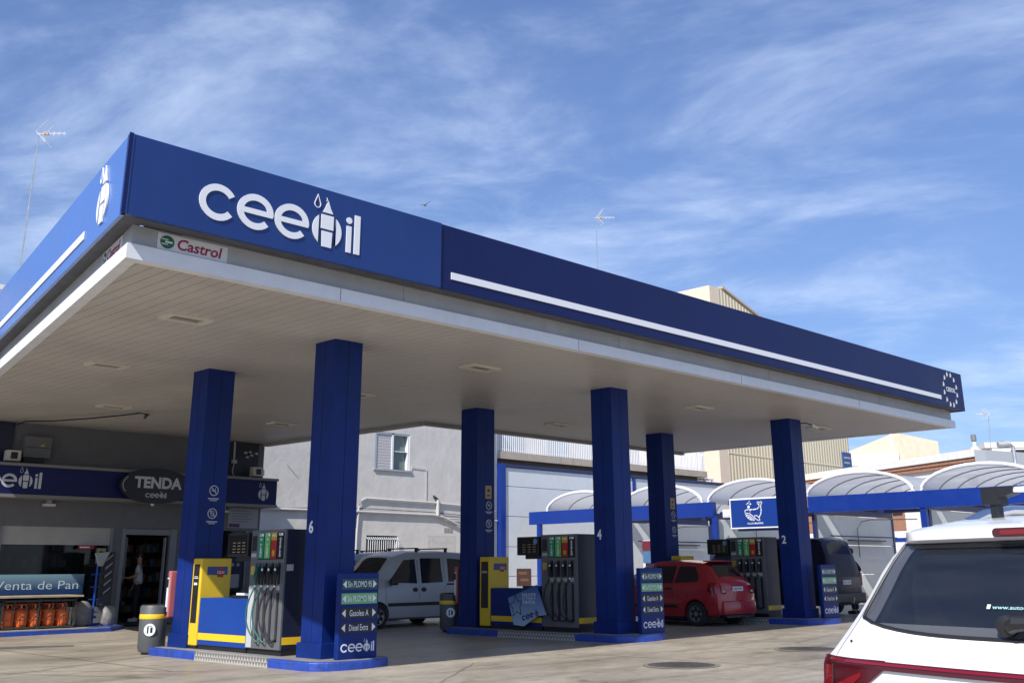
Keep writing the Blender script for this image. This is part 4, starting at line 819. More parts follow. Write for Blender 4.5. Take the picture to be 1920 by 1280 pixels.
# ---------------------------------------------------------------- wash: big white wall
ww = thing('wash_wall', 'tall white panel wall with blue frame beside the stucco building', 'wall', (37, YS-.1, 0))
mb = MB(); zz = [.1, 1.15, 2.25, 3.4, 4.55, 5.28]
for a in range(5):
    for c in range(3): mb.box(30.05+c*5.1, 30.05+(c+1)*5.1-.02, YS-.12, YS, zz[a], zz[a+1]-.02)
part('panels', mb, wpanel, ww, world=True); part('backing', MB().box(30.05, 45.3, YS-.02, YS+.03, .1, 5.27), framegrey, ww, world=True)
bb = mat('wash blue paint', (.005, .030, .22), .35, var=.05)
mb = MB(); mb.box(29.78, 30.04, YS-.2, YS+.05, 0, 5.41); mb.box(38.1, 38.3, YS-.16, YS-.121, 4.0, 5.28); part('post', mb, bb, ww, world=True)
part('top_trim', MB().box(30.04, 45.3, YS-.18, YS+.06, 5.281, 5.40), mat('wash navy trim', (.02, .03, .10), .4), ww, world=True)
# wash bays
BX = 31.0
wb = thing('wash_bay_roof', 'blue beamed wash bay canopy with arched translucent vaults', 'wash bay', (BX, 20, 0))
part('beam', MB().box(BX-.1, BX+.1, 21.2, 29.88, 3.06, 3.54), bb, wb, world=True, label='left blue beam'); part('beam', MB().box(BX-.1, BX+.1, 4.0, 17.6, 3.04, 3.53), bb, wb, world=True, label='long right blue beam')
mb = MB(); mb.box(BX+.30, BX+.38, 17.602, 21.198, 3.10, 3.22); part('link_bar', mb, mat('steel dark blue', (.012, .02, .10), .4), wb, world=True)
cen = [27.3-3.78*k for k in range(7)]
for c in cen:
    n = 16; r_ = 1.78; hh = .70; zb = 3.5
    prof = [(c-r_*math.cos(PI*i/n)*1.0, zb+hh*math.sin(PI*i/n)) for i in range(n+1)]
    mb = MB(); X = [BX+.11+1.2*k for k in range(6)]
    for k in range(5):
        vs_ = [(X[k], y, z) for y, z in prof]+[(X[k+1], y, z) for y, z in prof]; mb.add(vs_, [(i, i+1, n+2+i, n+1+i) for i in range(n)])
    v_ = part('vault', mb, vaultm, wb, world=True, smooth=True)
    mb = MB()
    for k in range(1, 6): mb.tube([(X[k], y, z-.025) for y, z in prof], .02, 5, False)
    part('rib', mb, mat('vault rib', (.30, .31, .34), .5), v_, world=True)
    part('front_arch', MB().tube([(BX+.08, y, z) for y, z in prof], .055, 8), lipm, v_, world=True, smooth=True)
for y in (29.4, 21.1+.1, 13.9, 6.3): part('post', MB().box(BX-.07, BX+.07, y-.09, y+.09, gz(31), 3.06), bb, wb, world=True)
mb = MB()
for y in (25.42, 21.62, 17.62, 13.86, 10.1, 6.3): mb.box(BX+.101, 36.6, y-.05, y+.05, 3.02, 3.2)
mb.box(36.5, 36.6, 4, 29.9, 3.201, 3.36)
part('cross_beam', mb, mat('steel dark blue', (0,0,0)), wb, world=True)
for y, lab in ((25.3, 'white panel bay divider seen between the number 4 column and third rear column'), (21.5, 'white panel bay divider behind the whale sign'), (17.6, 'white panel bay divider behind the dark van'), (13.86, 'white panel bay divider above the white car roof rail'), (10.1, 'white bay divider farthest right behind the white car')):
    t_ = thing('bay_divider', lab, 'partition', (33.7, y, gz(31)), 0, 'white partitions between wash bays')
    mb = MB()
    for a in range(3): mb.box(BX+.3, 36.45, y-.03, y+.03, .25+a*.92, .25+(a+1)*.92-.015)
    part('panels', mb, wpanel, t_, world=True)
    part('post', MB().box(36.451, 36.56, y-.06, y+.06, .1, 3.01), mat('steel dark blue', (0,0,0)), t_, world=True); part('post', MB().box(BX+.15, BX+.299, y-.05, y+.05, .1, 3.01), mat('steel dark blue', (0,0,0)), t_, world=True)
    mb = MB(); mb.tube([(31.6,y-.3,2.35),(36.2,y-.3,2.35)], .022, 6); mb.box(33.2, 35.6, y-.2, y-.031, 2.22, 2.26); part('rail', mb, mat('steel dark blue', (0,0,0)), t_, world=True)
    mb = MB(); mb.tube([(33.8,y-.1,1.7),(33.8,y-.1,2.6),(34.1,y-.12,2.85),(34.6,y-.2,2.92),(36.4,y-1.0,2.96)], .018, 6); part('boom_hose', mb, framegrey, t_, world=True)
# whale sign
t_ = thing('wash_sign', 'blue lightbox sign with a white whale outline on the bay beam', 'sign', (29.5, 18.8, 3.0))
wx = 31.02; z0, z1, ya, yb = 2.68, 3.56, 20.56, 18.80
part('case', MB().box(wx, wx+.22, yb-.05, ya+.05, z0-.05, z1+.05), lipm, t_, world=True, bevel=.01)
fr = west(wx, 0, 0); part('face', MB().rect(-ya, -yb, z0, z1, fr, .001, .006), mat('sign face blue', (.008, .038, .22), .3), t_, world=True)
mb = MB()
def curve2(pts, wd, fr, lift=.008, th=.003):
    for a, b2 in zip(pts[:-1], pts[1:]):
        a, b2 = Vector(a), Vector(b2); d = (b2-a); 
        if d.length < 1e-6: continue
        d.normalize(); s_ = Vector((-d.y, d.x))*wd/2; e = d*wd*.3
        mb.flat([tuple(a-s_-e), tuple(b2-s_+e), tuple(b2+s_+e), tuple(a+s_-e)], fr, lift, th)
def arc(cx, cy, rx, ry, a0, a1, n=10): return [(cx+rx*math.cos(rad(a0+(a1-a0)*i/n)), cy+ry*math.sin(rad(a0+(a1-a0)*i/n))) for i in range(n+1)]
W = lambda x, y: (-ya+(x-175)/885*1.76, z1-(y+.044*(x-170)-195)/500*.88)
wd = .034
for ln in ([(455,420),(450,390),(475,368),(520,365),(600,362),(680,352),(715,330),(730,300),(735,285)], [(735,285),(705,250),(700,225),(725,222),(742,245),(765,218),(785,225),(780,260),(755,285)],
           [(755,285),(764,340),(762,400),(745,460),(715,500)], [(455,420),(465,460),(490,500),(530,535),(580,555),(625,550)]): curve2([W(*q) for q in ln], wd, fr)
for ln in ([(460,432),(520,430),(570,455),(608,500),(625,548)], [(482,462),(530,467),(572,500),(592,550)], [(508,494),(540,505),(560,535)], [(625,480),(650,465),(690,480),(715,515),(730,552),(700,560),(660,535),(630,510),(625,480)]): curve2([W(*q) for q in ln], wd*.75, fr)
for px_, py_, r_ in ((527,315,.048),(565,262,.028),(520,247,.025),(548,215,.018),(490,265,.015),(553,400,.015)): cu, cv = W(px_, py_); mb.disc(cu, cv, r_, r_, fr, .008, .003, 12)
cu, cv = W(490, 632); textmb('BALLENA', .27, .055, cu, cv, fr, .008, .002, 0, mb=mb); textmb('BLANCA', .32, .055, cu+.28, cv, fr, .008, .002, .03, mb=mb)
part('whale_print', mb, white, t_, world=True)
mb = MB(); mb.box(wx+.05, wx+.35, yb+.2, ya-.2, z0-.12, z0-.051); mb.box(wx+.2, BX+.3, 19.2, 19.5, 3.1, 3.2); part('bracket', mb, mat('steel dark blue', (0,0,0)), t_, world=True)
simple('control_box', 'small white box left of the whale sign', 'control box', (30.9, 20.5, 3.1), [('case', MB().box(31.1, 31.25, 20.64, 20.95, 3.02, 3.28), lipm), ('door', MB().box(31.09, 31.0999, 20.66, 20.93, 3.04, 3.26), wpanel)])
simple('wall_panel_box', 'square white box right under the whale sign beside column 2', 'control box', (30.9, 18.2, 2.4), [('case', MB().box(30.75, 30.93, 18.0, 18.62, 2.25, 2.68), lipm), ('foot', MB().box(30.8, 30.9, 18.2, 18.4, .13, 2.25), ltgrey)])
simple('wash_machine', 'red and blue wash token machine between the columns', 'machine', (31.2, 24.2, 1.2), [('case', MB().box(31.0, 31.4, 23.9, 24.35, .13, 2.35), wpanel), ('red_head', MB().box(30.97, 31.0, 23.9, 24.35, 2.0, 2.33), mat('machine red', (.12, .015, .03), .5)), ('blue_panel', MB().box(30.97, 31.0, 23.92, 24.33, 1.6, 1.98), mat('machine blue', (.06, .14, .28), .4)), ('dial', MB().box(30.96, 31.0, 24.0, 24.22, 1.42, 1.57), dark)])
simple('instruction_poster', 'brown and red poster on the white wash wall above the star sign', 'poster', (31.1, YS-.13, 1), [('sheet', MB().rect(30.7, 31.5, .78, 1.42, south(0, YS-.12, 0), .002, .01), mat('poster brown red', (.09, .04, .03), .5)), ('print', MB().rect(30.8, 31.25, 1.2, 1.3, south(0, YS-.12, 0), .0125, .002).rect(30.9, 31.35, .95, 1.05, south(0, YS-.12, 0), .0125, .002), mat('poster glow', (.22, .12, .07), .5))])
simple('wash_sticker', 'small navy square sticker on the white wash panel by column 4', 'sticker', (36, 25.2, 1.6), [('plate', MB().rect(32.2, 32.5, 1.55, 1.82, south(0, 25.27, 0), .002, .006), navy), ('print', MB().rect(32.25, 32.35, 1.6, 1.7, south(0, 25.27, 0), .0085, .002), white)])
# low wall beyond the bays
lw = thing('low_wall', 'low white boundary wall with a blue stripe behind the bays', 'wall', (46, 18, 0))
part('wall', MB().box(45, 45.3, 2, 28, 0, 2.85), wrender, lw, world=True); mb = MB(); mb.box(44.97, 44.999, 2, 28, 2.42, 2.58); part('stripe', mb, bb, lw, world=True)
mb = MB()
for k in range(8): y = 27-k*.62-1.5*3; mb.add([(44.98, y, 2.05), (44.98, y-.16, 2.05), (44.98, y-.08, 1.6), (45.0, y, 2.05), (45.0, y-.16, 2.05), (45.0, y-.08, 1.6)], [(0,1,2),(3,5,4),(0,3,4,1),(1,4,5,2),(2,5,3,0)])
part('slots', mb, dark, lw, world=True)
simple('blue_bench', 'blue topped stand before the low wall left of the white car', 'stand', (41, 20, 0), [('top', MB().box(40.7, 41.3, 19.2, 21.0, 1.55, 1.75), bb), ('legs', MB().box(40.8, 41.2, 19.4, 19.5, .1, 1.55).box(40.8, 41.2, 20.5, 20.6, .1, 1.55).box(40.8, 41.2, 19.9, 20.0, .1, 1.55), framegrey)])
CAM_SCALE = None
# ---------------------------------------------------------------- far buildings
t_ = thing('clad_building', 'tall cream corrugated building with sloping roof and peach side wall', 'building', (72, 42, 0))
xc = 62.6; X2 = 81
mb = MB(); pr = [(xc+.9,0),(X2,0),(X2,15.9),(xc+1.6,20.8),(xc+.9,20.9)]
mb.add([(x,42,z) for x,z in pr]+[(x,42.3,z) for x,z in pr], [(0,1,2,3,4)[::-1],(5,6,7,8,9),(0,1,6,5),(1,2,7,6),(2,3,8,7),(3,4,9,8),(4,0,5,9)]); part('cladding', mb, cm_, t_, world=True)
mb = MB(); mb.box(xc-.2, xc+.9, 42.0, 62, 0, 20.9); mb.box(xc+.9, X2, 61, 62, 0, 15.8); mb.add([(xc+.9,42.31,20.9),(X2,42.31,15.9),(X2,62,15.9),(xc+.9,62,20.9)], [(0,1,2,3)]); part('side_wall', mb, peach, t_, world=True)
part('roof_edge', MB().add([(xc+1.4,41.9,20.95),(X2+.1,41.9,16.0),(X2+.1,42.35,16.0),(xc+1.4,42.35,20.95),(xc+1.4,41.9,21.1),(X2+.1,41.9,16.15),(X2+.1,42.35,16.15),(xc+1.4,42.35,21.1)], [(0,3,2,1),(4,5,6,7),(0,1,5,4),(1,2,6,5),(2,3,7,6),(3,0,4,7)]), mat('metal flashing', (.45,.36,.24), .5), t_, world=True)
part('seam', MB().box(xc+.9, X2, 41.97, 41.999, 9.0, 9.08), peach, t_, world=True)
sg = simple('roof_sign', 'small blue hanging sign on the corner of the corrugated building', 'sign', (80.6, 41.8, 9.5), [('plate', MB().box(79.6, 81.0, 41.85, 41.95, 8.9, 10.2), mat('sign dark blue', (.03, .08, .25), .5)), ('print', MB().box(79.8, 80.8, 41.83, 41.849, 9.7, 9.85).box(79.8, 80.6, 41.83, 41.849, 9.3, 9.45), ltgrey)])
def quad_wall(a, b2, z0, z1, th=.3):
    a, b2 = Vector(a), Vector(b2); d = (b2-a).normalized(); n_ = Vector((-d.y, d.x))*th
    m_ = MB(); m_.prism([tuple(a), tuple(b2), tuple(b2+n_), tuple(a+n_)], z0, z1); return m_
t_ = thing('brick_building', 'brick building with white parapet and striped brick cornice behind the bays', 'building', (66, 28, 0))
Aq, Bq, Cq = Vector((67.96,35.66)), Vector((61.83,23.97)), Vector((69.6,21.5))
d = (Bq-Aq).normalized(); n_ = Vector((-d.y, d.x))   # toward +x side
A2 = Aq-d*6
part('walls', quad_wall(A2, Bq, 0, 6.45, .4), brick, t_, world=True, label='brick front wall')
rf_pts = [tuple(A2), tuple(Bq), tuple(Cq), tuple(Cq+n_*10), tuple(A2+n_*14)]
part('parapet', MB().prism([tuple(A2-n_*.5), tuple(Bq-n_*.5), tuple(Bq), tuple(A2)], 7.32, 7.75), wrender, t_, world=True)
mb = MB()
for k in range(4): mb.prism([tuple(A2-n_*(.46-.06*(k % 2))), tuple(Bq-n_*(.46-.06*(k % 2))), tuple(Bq), tuple(A2)], 6.86+k*.115, 6.86+k*.115+.1149)
part('cornice', mb, brick, t_, world=True)
mb = MB(); mb.prism([tuple(A2-n_*.3), tuple(Bq-n_*.3), tuple(Bq), tuple(A2)], 6.50, 6.86); part('band', mb, wrender, t_, world=True)
part('side_wall', MB().prism([tuple(Bq+d*.02-n_*.5), tuple(Cq), tuple(Cq+n_*.3), tuple(Bq+n_*.3)], 0, 7.7), mat('grey blue render', (.38, .41, .45), .8, dirt=.3, dirtcol=(.25,.25,.25)), t_, world=True)
part('flat_roof', MB().prism([tuple(A2+n_*.4), tuple(Bq+n_*.4), tuple(Cq+n_*.4), tuple(Cq+n_*12), tuple(A2+n_*12)], 5.4, 5.6), wrender, t_, world=True)
for s_ in (3.2, 8.0, 12.2): p_ = A2+d*(s_+4); q_ = p_+d*1.7; m_ = MB(); m_.prism([tuple(p_-n_*.12), tuple(q_-n_*.12), tuple(q_), tuple(p_)], 0, 6.44); part('white_bay', m_, wrender, t_, world=True)
for s_ in (2.0, 9.0): p_ = A2+d*(s_+8.7); q_ = p_+d*.9; m_ = MB(); m_.prism([tuple(p_-n_*.05), tuple(q_-n_*.05), tuple(q_), tuple(p_)], 4.5, 6.2); part('window', m_, dark, t_, world=True)
# chimney cap, mast items
t_ = thing('gabled_house', 'cream rendered house with gable and terrace beyond the brick building', 'building', (95, 42, 0))
def bbox(m_, p, q, dep, z0, z1):
    p, q = Vector(p), Vector(q); d_ = (q-p).normalized(); nn_ = Vector((-d_.y, d_.x))*dep; return m_.prism([tuple(p), tuple(q), tuple(q+nn_), tuple(p+nn_)], z0, z1)
pA, pB, pC = Vector((90.5,47.5)), Vector((92.1,43.15)), Vector((96.4,36.9))
gable = MB(); g_ = [(Vector((89.6,50.3)),10.2),(pB,12.9),(Vector((94.9,40.5)),12.1)]
dd = (g_[2][0]-g_[0][0]).normalized(); nb = Vector((-dd.y, dd.x))
top = [(p_, z) for p_, z in g_]; n = len(top)
vs_ = [(p_.x,p_.y,0) for p_, z in top]+[(p_.x,p_.y,z) for p_, z in top]+[(p_.x+nb.x*4,p_.y+nb.y*4,0) for p_, z in top]+[(p_.x+nb.x*4,p_.y+nb.y*4,z) for p_, z in top]
fs_ = [(i,i+1,n+i+1,n+i) for i in range(n-1)]+[(2*n+i,3*n+i,3*n+i+1,2*n+i+1) for i in range(n-1)]+[(n+i,n+i+1,3*n+i+1,3*n+i) for i in range(n-1)]+[(0,n,3*n,2*n),(n-1,3*n-1,4*n-1,2*n-1)]
part('walls', gable.add(vs_, fs_), ybuild, t_, world=True)
part('white_wall', bbox(MB(), (89.5,50.0), (92.0,42.9), -.5, 9.9, 11.0), wrender, t_, world=True); part('terrace_roof', bbox(MB(), (87.0,49.8), (90.8,43.2), .5, 9.45, 9.95), mat('terrace brown', (.30,.20,.16), .8), t_, world=True)
part('terrace_wall', bbox(MB(), (87.4,49.4), (91.0,43.0), .3, 6, 9.45), mat('terrace mauve', (.50,.42,.42), .8), t_, world=True); part('window', bbox(MB(), (87.4,47.8), (88.0,46.6), .25, 8.2, 9.2), dark, t_, world=True)
t_ = thing('grey_roof_house', 'pale house with grey side wall and small windows right of the gable', 'building', (98, 37, 0))
part('walls', bbox(MB(), (95.5,37.6), (99.5,33.9), 8, 0, 10.6), mat('grey wall far', (.33,.36,.40), .8), t_, world=True); part('front', bbox(MB(), (94.6,38.3), (99.0,33.2), .4, 0, 9.3), wrender, t_, world=True)
part('roof', bbox(MB(), (95.3,37.9), (99.7,33.7), 8.4, 10.6, 10.85), mat('brown roof', (.22,.13,.10), .8), t_, world=True)
for k in range(2): part('window', bbox(MB(), (95.2+k*1.5,37.55-k*1.74), (95.9+k*1.5,36.74-k*1.74), -.05, 8.3, 9.0), mat('grey shutter', (.25,.28,.33), .6), t_, world=True)
t_ = thing('penthouse', 'small white rooftop building with dark windows at the far right', 'building', (96, 33, 0))
part('walls', bbox(MB(), (92.4,34.9), (96.4,30.1), 6, 0, 10.9), wrender, t_, world=True); part('roof', bbox(MB(), (92.0,35.3), (96.5,29.8), 6.4, 10.9, 11.35), wrender, t_, world=True)
part('window', bbox(MB(), (93.3,33.7), (94.3,32.6), -.05, 9.5, 10.7), dark, t_, world=True); part('window', bbox(MB(), (94.8,31.9), (95.6,31.0), -.05, 9.5, 10.7), mat('grey shutter', (0,0,0)), t_, world=True)
t_ = thing('ochre_house', 'ochre stained low house at the right frame edge', 'building', (92, 28, 0)); part('walls', bbox(MB(), (88,31), (97,21), 8, 0, 8.9), mat('ochre render', (.38,.30,.20), .85, var=.2, dirt=.4), t_, world=True); part('parapet', bbox(MB(), (87.9,31.1), (97.1,20.9), .3, 8.9, 9.1), wrender, t_, world=True)
# chimney
t_ = thing('chimney', 'small roof chimney with cowl on the brick building corner', 'chimney', (62.6, 24.6, 7.5)); part('stack', MB().lathe([(.28,0),(.24,.4),(.1,.5),(.1,.75)], 10, Matrix.Translation((62.6,24.6,7.5))), wrender, t_, world=True); part('cowl', MB().lathe([(.06,.75),(.15,.82),(.15,1.15),(.05,1.2)], 10, Matrix.Translation((62.6,24.6,7.5))), framegrey, t_, world=True)
t_ = thing('street_lamp', 'grey street lamp with short curved head beyond the arched vaults', 'street lamp', (52.4, 18.8, 0)); part('pole', MB().tube([(52.4,18.8,0),(52.4,18.8,6.75),(52.25,18.95,6.95),(52.0,19.2,6.95)], .09, 8), alu, t_, world=True); part('head', MB().tube([(52.3,18.9,6.9),(51.9,19.3,6.85)], .16, 8), ltgrey, t_, world=True)
# antennas
def antenna(name_lab, base, top, tall, boom_dir, scale, guys):
    t_ = thing('tv_antenna', name_lab, 'antenna', base, 0, 'television antennas on roofs')
    b_, tp = Vector(base), Vector(top)
    part('mast', MB().tube([b_, b_+(tp-b_)*.6, tp], [.035*scale, .03*scale, .022*scale], 6), alu, t_, world=True)
    D = Vector(boom_dir).normalized(); sd = D.cross(Vector((0,0,1))).normalized(); mb = MB(); mb.tube([tp-D*.1*scale, tp+D*1.15*scale], .018*scale, 5)
    for k in range(8):
        c = tp+D*(.30+.11*k)*scale; hl = (.20-.012*k)*scale; mb.tube([c-sd*hl, c+sd*hl], .009*scale, 4); 
        if k % 2: mb.tube([c-Vector((0,0,hl*.6)), c+Vector((0,0,hl*.6))], .009*scale, 4)
    part('yagi', mb, lipm, t_, world=True)
    mb = MB()
    for sgn in (1, -1):
        for j in range(5):
            c = tp+D*(.05+.07*j)*scale*1.3+Vector((0,0,sgn*(.08+.10*j)*scale)) ; mb.tube([c-sd*.32*scale, c+sd*.32*scale], .009*scale, 4)
        for s2 in (-.3, .3): mb.tube([tp+sd*s2*scale, tp+D*.43*scale+Vector((0,0,sgn*.5*scale))+sd*s2*scale], .011*scale, 4)
    part('reflector', mb, lipm, t_, world=True); part('feed_box', MB().box(-.1,.1,-.06,.06,-.06,.06, Matrix.Translation(tp+D*.3*scale) @ Matrix.Rotation(math.atan2(D.y, D.x), 4, 'Z')), mat('amber plastic', (.45,.33,.2), .5), t_, world=True)
    if guys:
        mb = MB()
        for g2 in guys: mb.tube([b_+(tp-b_)*.72, b_+Vector(g2)], .006, 4)
        part('guy_wire', mb, alu, t_, world=True)
    return t_
antenna('tall television antenna with guy wires left of the canopy corner', (15.95,45.4,12.2), (15.45,43.9,19.3), 1, tuple(R0), 1.0, [(-2.5,0,0),(2.5,-2,0)])
antenna('television antenna rising above the middle of the fascia', (44.3,37.3,15.5), (43.9,36.9,20.5), 1, tuple(R0), .9, None)
antenna('thin television antenna right of the canopy end', (83.0,31.5,9.0), (82.3,31.0,12.4), 1, tuple(-R0), .8, None)
t_ = thing('white_pole', 'thin white pole before the gabled house', 'pole', (70, 32, 0)); part('pole', MB().tube([(68.0,32.2,6),(68.0,32.2,11.2)], .06, 6), lipm, t_, world=True); part('cap', MB().lathe([(.09,0),(.09,.1)], 8, Matrix.Translation((68.0,32.2,11.2))), lipm, t_, world=True)
t_ = thing('back_building', 'rear roof carrying the tall antenna behind the canopy', 'building', (16, 45, 0)); part('walls', MB().box(8, 24, 43.5, 52, 0, 12.2), wrender, t_, world=True); part('parapet', MB().box(7.9, 24.1, 43.4, 52.1, 12.2, 12.4), wrender, t_, world=True)
t_ = thing('middle_building', 'rear roof carrying the antenna above the fascia', 'building', (44, 40, 0)); part('walls', MB().box(42, 50, 41, 50, 0, 11), wrender, t_, world=True)
# ---------------------------------------------------------------- vehicles
def lerp(a, b2, q): return a+(b2-a)*q
class Car:
    """lofted body; local x = forward, origin at rear centre on the ground. stations: (x, zb, zs, zt, wb, wt)"""
    def __init__(s, st, crown=.03): s.st = st; s.crown = crown
    def at(s, x):
        st = s.st
        if x <= st[0][0]: return st[0][1:]
        for a, b2 in zip(st[:-1], st[1:]):
            if a[0] <= x <= b2[0]:
                q = (x-a[0])/(b2[0]-a[0]); return tuple(lerp(u, v, q) for u, v in zip(a[1:], b2[1:]))
        return st[-1][1:]
    def ring(s, x):
        zb, zs, zt, wb, wt = s.at(x); e = min(.07, (zt-zs)*.3+.005); zm = zb+(zs-zb)*.5
        return [(0,zb),(wb*.80,zb),(wb*.95,zb+.05),(wb*1.0,zb+(zs-zb)*.32),(wb*1.005,zm),(wb*.985,zb+(zs-zb)*.85),(wb*.965,zs),(lerp(wb*.955,wt,.5),lerp(zs,zt-e,.5)),(wt,zt-e),(wt-.05,zt-.012),(wt*.6,zt+s.crown*.6),(0,zt+s.crown)]
    def body(s, n=None):
        mb = MB(); xs = set(a[0] for a in s.st); L = s.st[-1][0]
        k = 0
        while k*.15 < L: xs.add(round(k*.15, 3)); k += 1
        xs = sorted(xs); rings = []
        for x in xs:
            r_ = s.ring(x); rings.append([(x, y, z) for y, z in r_]+[(x, -y, z) for y, z in r_[-2:0:-1]])
        m = len(rings[0])
        vs_ = [v for r_ in rings for v in r_]; fs_ = [(i*m+k, i*m+(k+1) % m, (i+1)*m+(k+1) % m, (i+1)*m+k) for i in range(len(rings)-1) for k in range(m)]
        fs_ += [tuple(range(m)), tuple((len(rings)-1)*m+k for k in range(m))[::-1]]
        mb.add(vs_, fs_); return mb
    def side(s, x, z, off=0):
        r_ = s.ring(x)
        for (y0, z0), (y1, z1) in zip(r_[2:9], r_[3:10]):
            if z0-1e-6 <= z <= z1+1e-6: return lerp(y0, y1, (z-z0)/max(1e-6, z1-z0))+off
        return r_[8][0]+off
    def top(s, x, y, off=0):
        zb, zs, zt, wb, wt = s.at(x); a = abs(y)
        if a < wt*.6: z = lerp(zt+s.crown, zt+s.crown*.6, a/(wt*.6))
        else: z = lerp(zt+s.crown*.6, zt-.012, min(1, (a-wt*.6)/(wt-.05-wt*.6)))
        return z+off
    def side_patch(s, pts, off=.006, both=True, mb=None, sides=(1, -1)):
        mb = mb or MB()
        P = []
        for (a, b2) in zip(pts, pts[1:]+pts[:1]):
            for k in range(4): P.append((lerp(a[0], b2[0], k/4), lerp(a[1], b2[1], k/4)))
        cx = sum(p_[0] for p_ in P)/len(P); cz = sum(p_[1] for p_ in P)/len(P)
        for sg_ in sides:
            rows = []
            for q in (1, .66, .33): rows.append([(cx+(x-cx)*q, sg_*s.side(cx+(x-cx)*q, cz+(z-cz)*q, off), cz+(z-cz)*q) for x, z in P])
            base = [(x, sg_*(s.side(x, z, -.02)), z) for x, z in P]
            n = len(P); vs_ = base+rows[0]+rows[1]+rows[2]+[(cx, sg_*s.side(cx, cz, off), cz)]
            fs_ = []
            for r_ in range(3):
                for k in range(n): fs_.append((r_*n+k, r_*n+(k+1) % n, (r_+1)*n+(k+1) % n, (r_+1)*n+k))
            fs_ += [(3*n+k, 3*n+(k+1) % n, 4*n) for k in range(n)]; mb.add(vs_, fs_)
        return mb
    def top_patch(s, pts, off=.008, mb=None):
        mb = mb or MB(); P = []
        for (a, b2) in zip(pts, pts[1:]+pts[:1]):
            for k in range(5): P.append((lerp(a[0], b2[0], k/5), lerp(a[1], b2[1], k/5)))
        cx = sum(p_[0] for p_ in P)/len(P); cy = sum(p_[1] for p_ in P)/len(P); n = len(P); rows = []
        for q in (1, .75, .5, .25): rows.append([(cx+(x-cx)*q, cy+(y-cy)*q, s.top(cx+(x-cx)*q, cy+(y-cy)*q, off)) for x, y in P])
        vs_ = [v for r_ in rows for v in r_]+[(cx, cy, s.top(cx, cy, off))]
        # push outward along -x for steep rear faces
        fs_ = [(r_*n+k, r_*n+(k+1) % n, (r_+1)*n+(k+1) % n, (r_+1)*n+k) for r_ in range(3) for k in range(n)]+[(3*n+k, 3*n+(k+1) % n, 4*n) for k in range(n)]
        mb.add(vs_, fs_); return mb
def wheel(parent, x, y, r, wdt, side):
    M_ = Matrix.Translation((x, y, r)) @ Matrix.Rotation(-side*PI/2, 4, 'X')
    w_ = part('wheel', MB().lathe([(r*.62,-wdt/2),(r*.93,-wdt/2),(r,-wdt/2+.03),(r,wdt/2-.03),(r*.93,wdt/2),(r*.64,wdt/2),(r*.62,wdt/2-.02)], 32, M_), tyre, parent, smooth=True)
    mb = MB().lathe([(r*.6,wdt/2-.06),(r*.64,wdt/2-.008),(r*.58,wdt/2-.014),(r*.52,wdt/2-.05),(.05,wdt/2-.05)], 32, M_)
    for k in range(6):
        a = k*PI/3; mb.add([(.04*math.cos(a+1),.04*math.sin(a+1),wdt/2-.03),(.04*math.cos(a-1),.04*math.sin(a-1),wdt/2-.03),(r*.6*math.cos(a-.12),r*.6*math.sin(a-.12),wdt/2-.012),(r*.6*math.cos(a+.12),r*.6*math.sin(a+.12),wdt/2-.012)], [(0,1,2,3)], M_)
    mb.lathe([(.06,wdt/2-.05),(.055,wdt/2-.015),(.01,wdt/2-.012)], 12, M_); part('rim', mb, rimm, w_, smooth=True)
def carve(o, wheels, r, halfw):
    dg = bpy.context.evaluated_depsgraph_get()
    cut = []
    mb = MB()
    for x in wheels:
        for sg_ in (1, -1):
            M_ = Matrix.Translation((x, sg_*halfw, r*.98)) @ Matrix.Rotation(PI/2, 4, 'X'); mb.lathe([(r*1.16,-.26),(r*1.16,.26)], 32, M_)
    c = part('cutter', mb, rubber, None); c.location = (0,0,0)
    md = o.modifiers.new('b', 'BOOLEAN'); md.operation = 'DIFFERENCE'; md.object = c; md.solver = 'EXACT'
    par = o.parent; o.parent = None; lc = o.matrix_basis.copy()
    dg.update(); bpy.context.view_layer.update(); dg = bpy.context.evaluated_depsgraph_get()
    nm = bpy.data.meshes.new_from_object(o.evaluated_get(dg)); o.modifiers.clear(); o.data = nm; o.parent = par
    for p_ in nm.polygons: p_.use_smooth = True
    nm.set_sharp_from_angle(angle=rad(32))
    bpy.data.objects.remove(c)
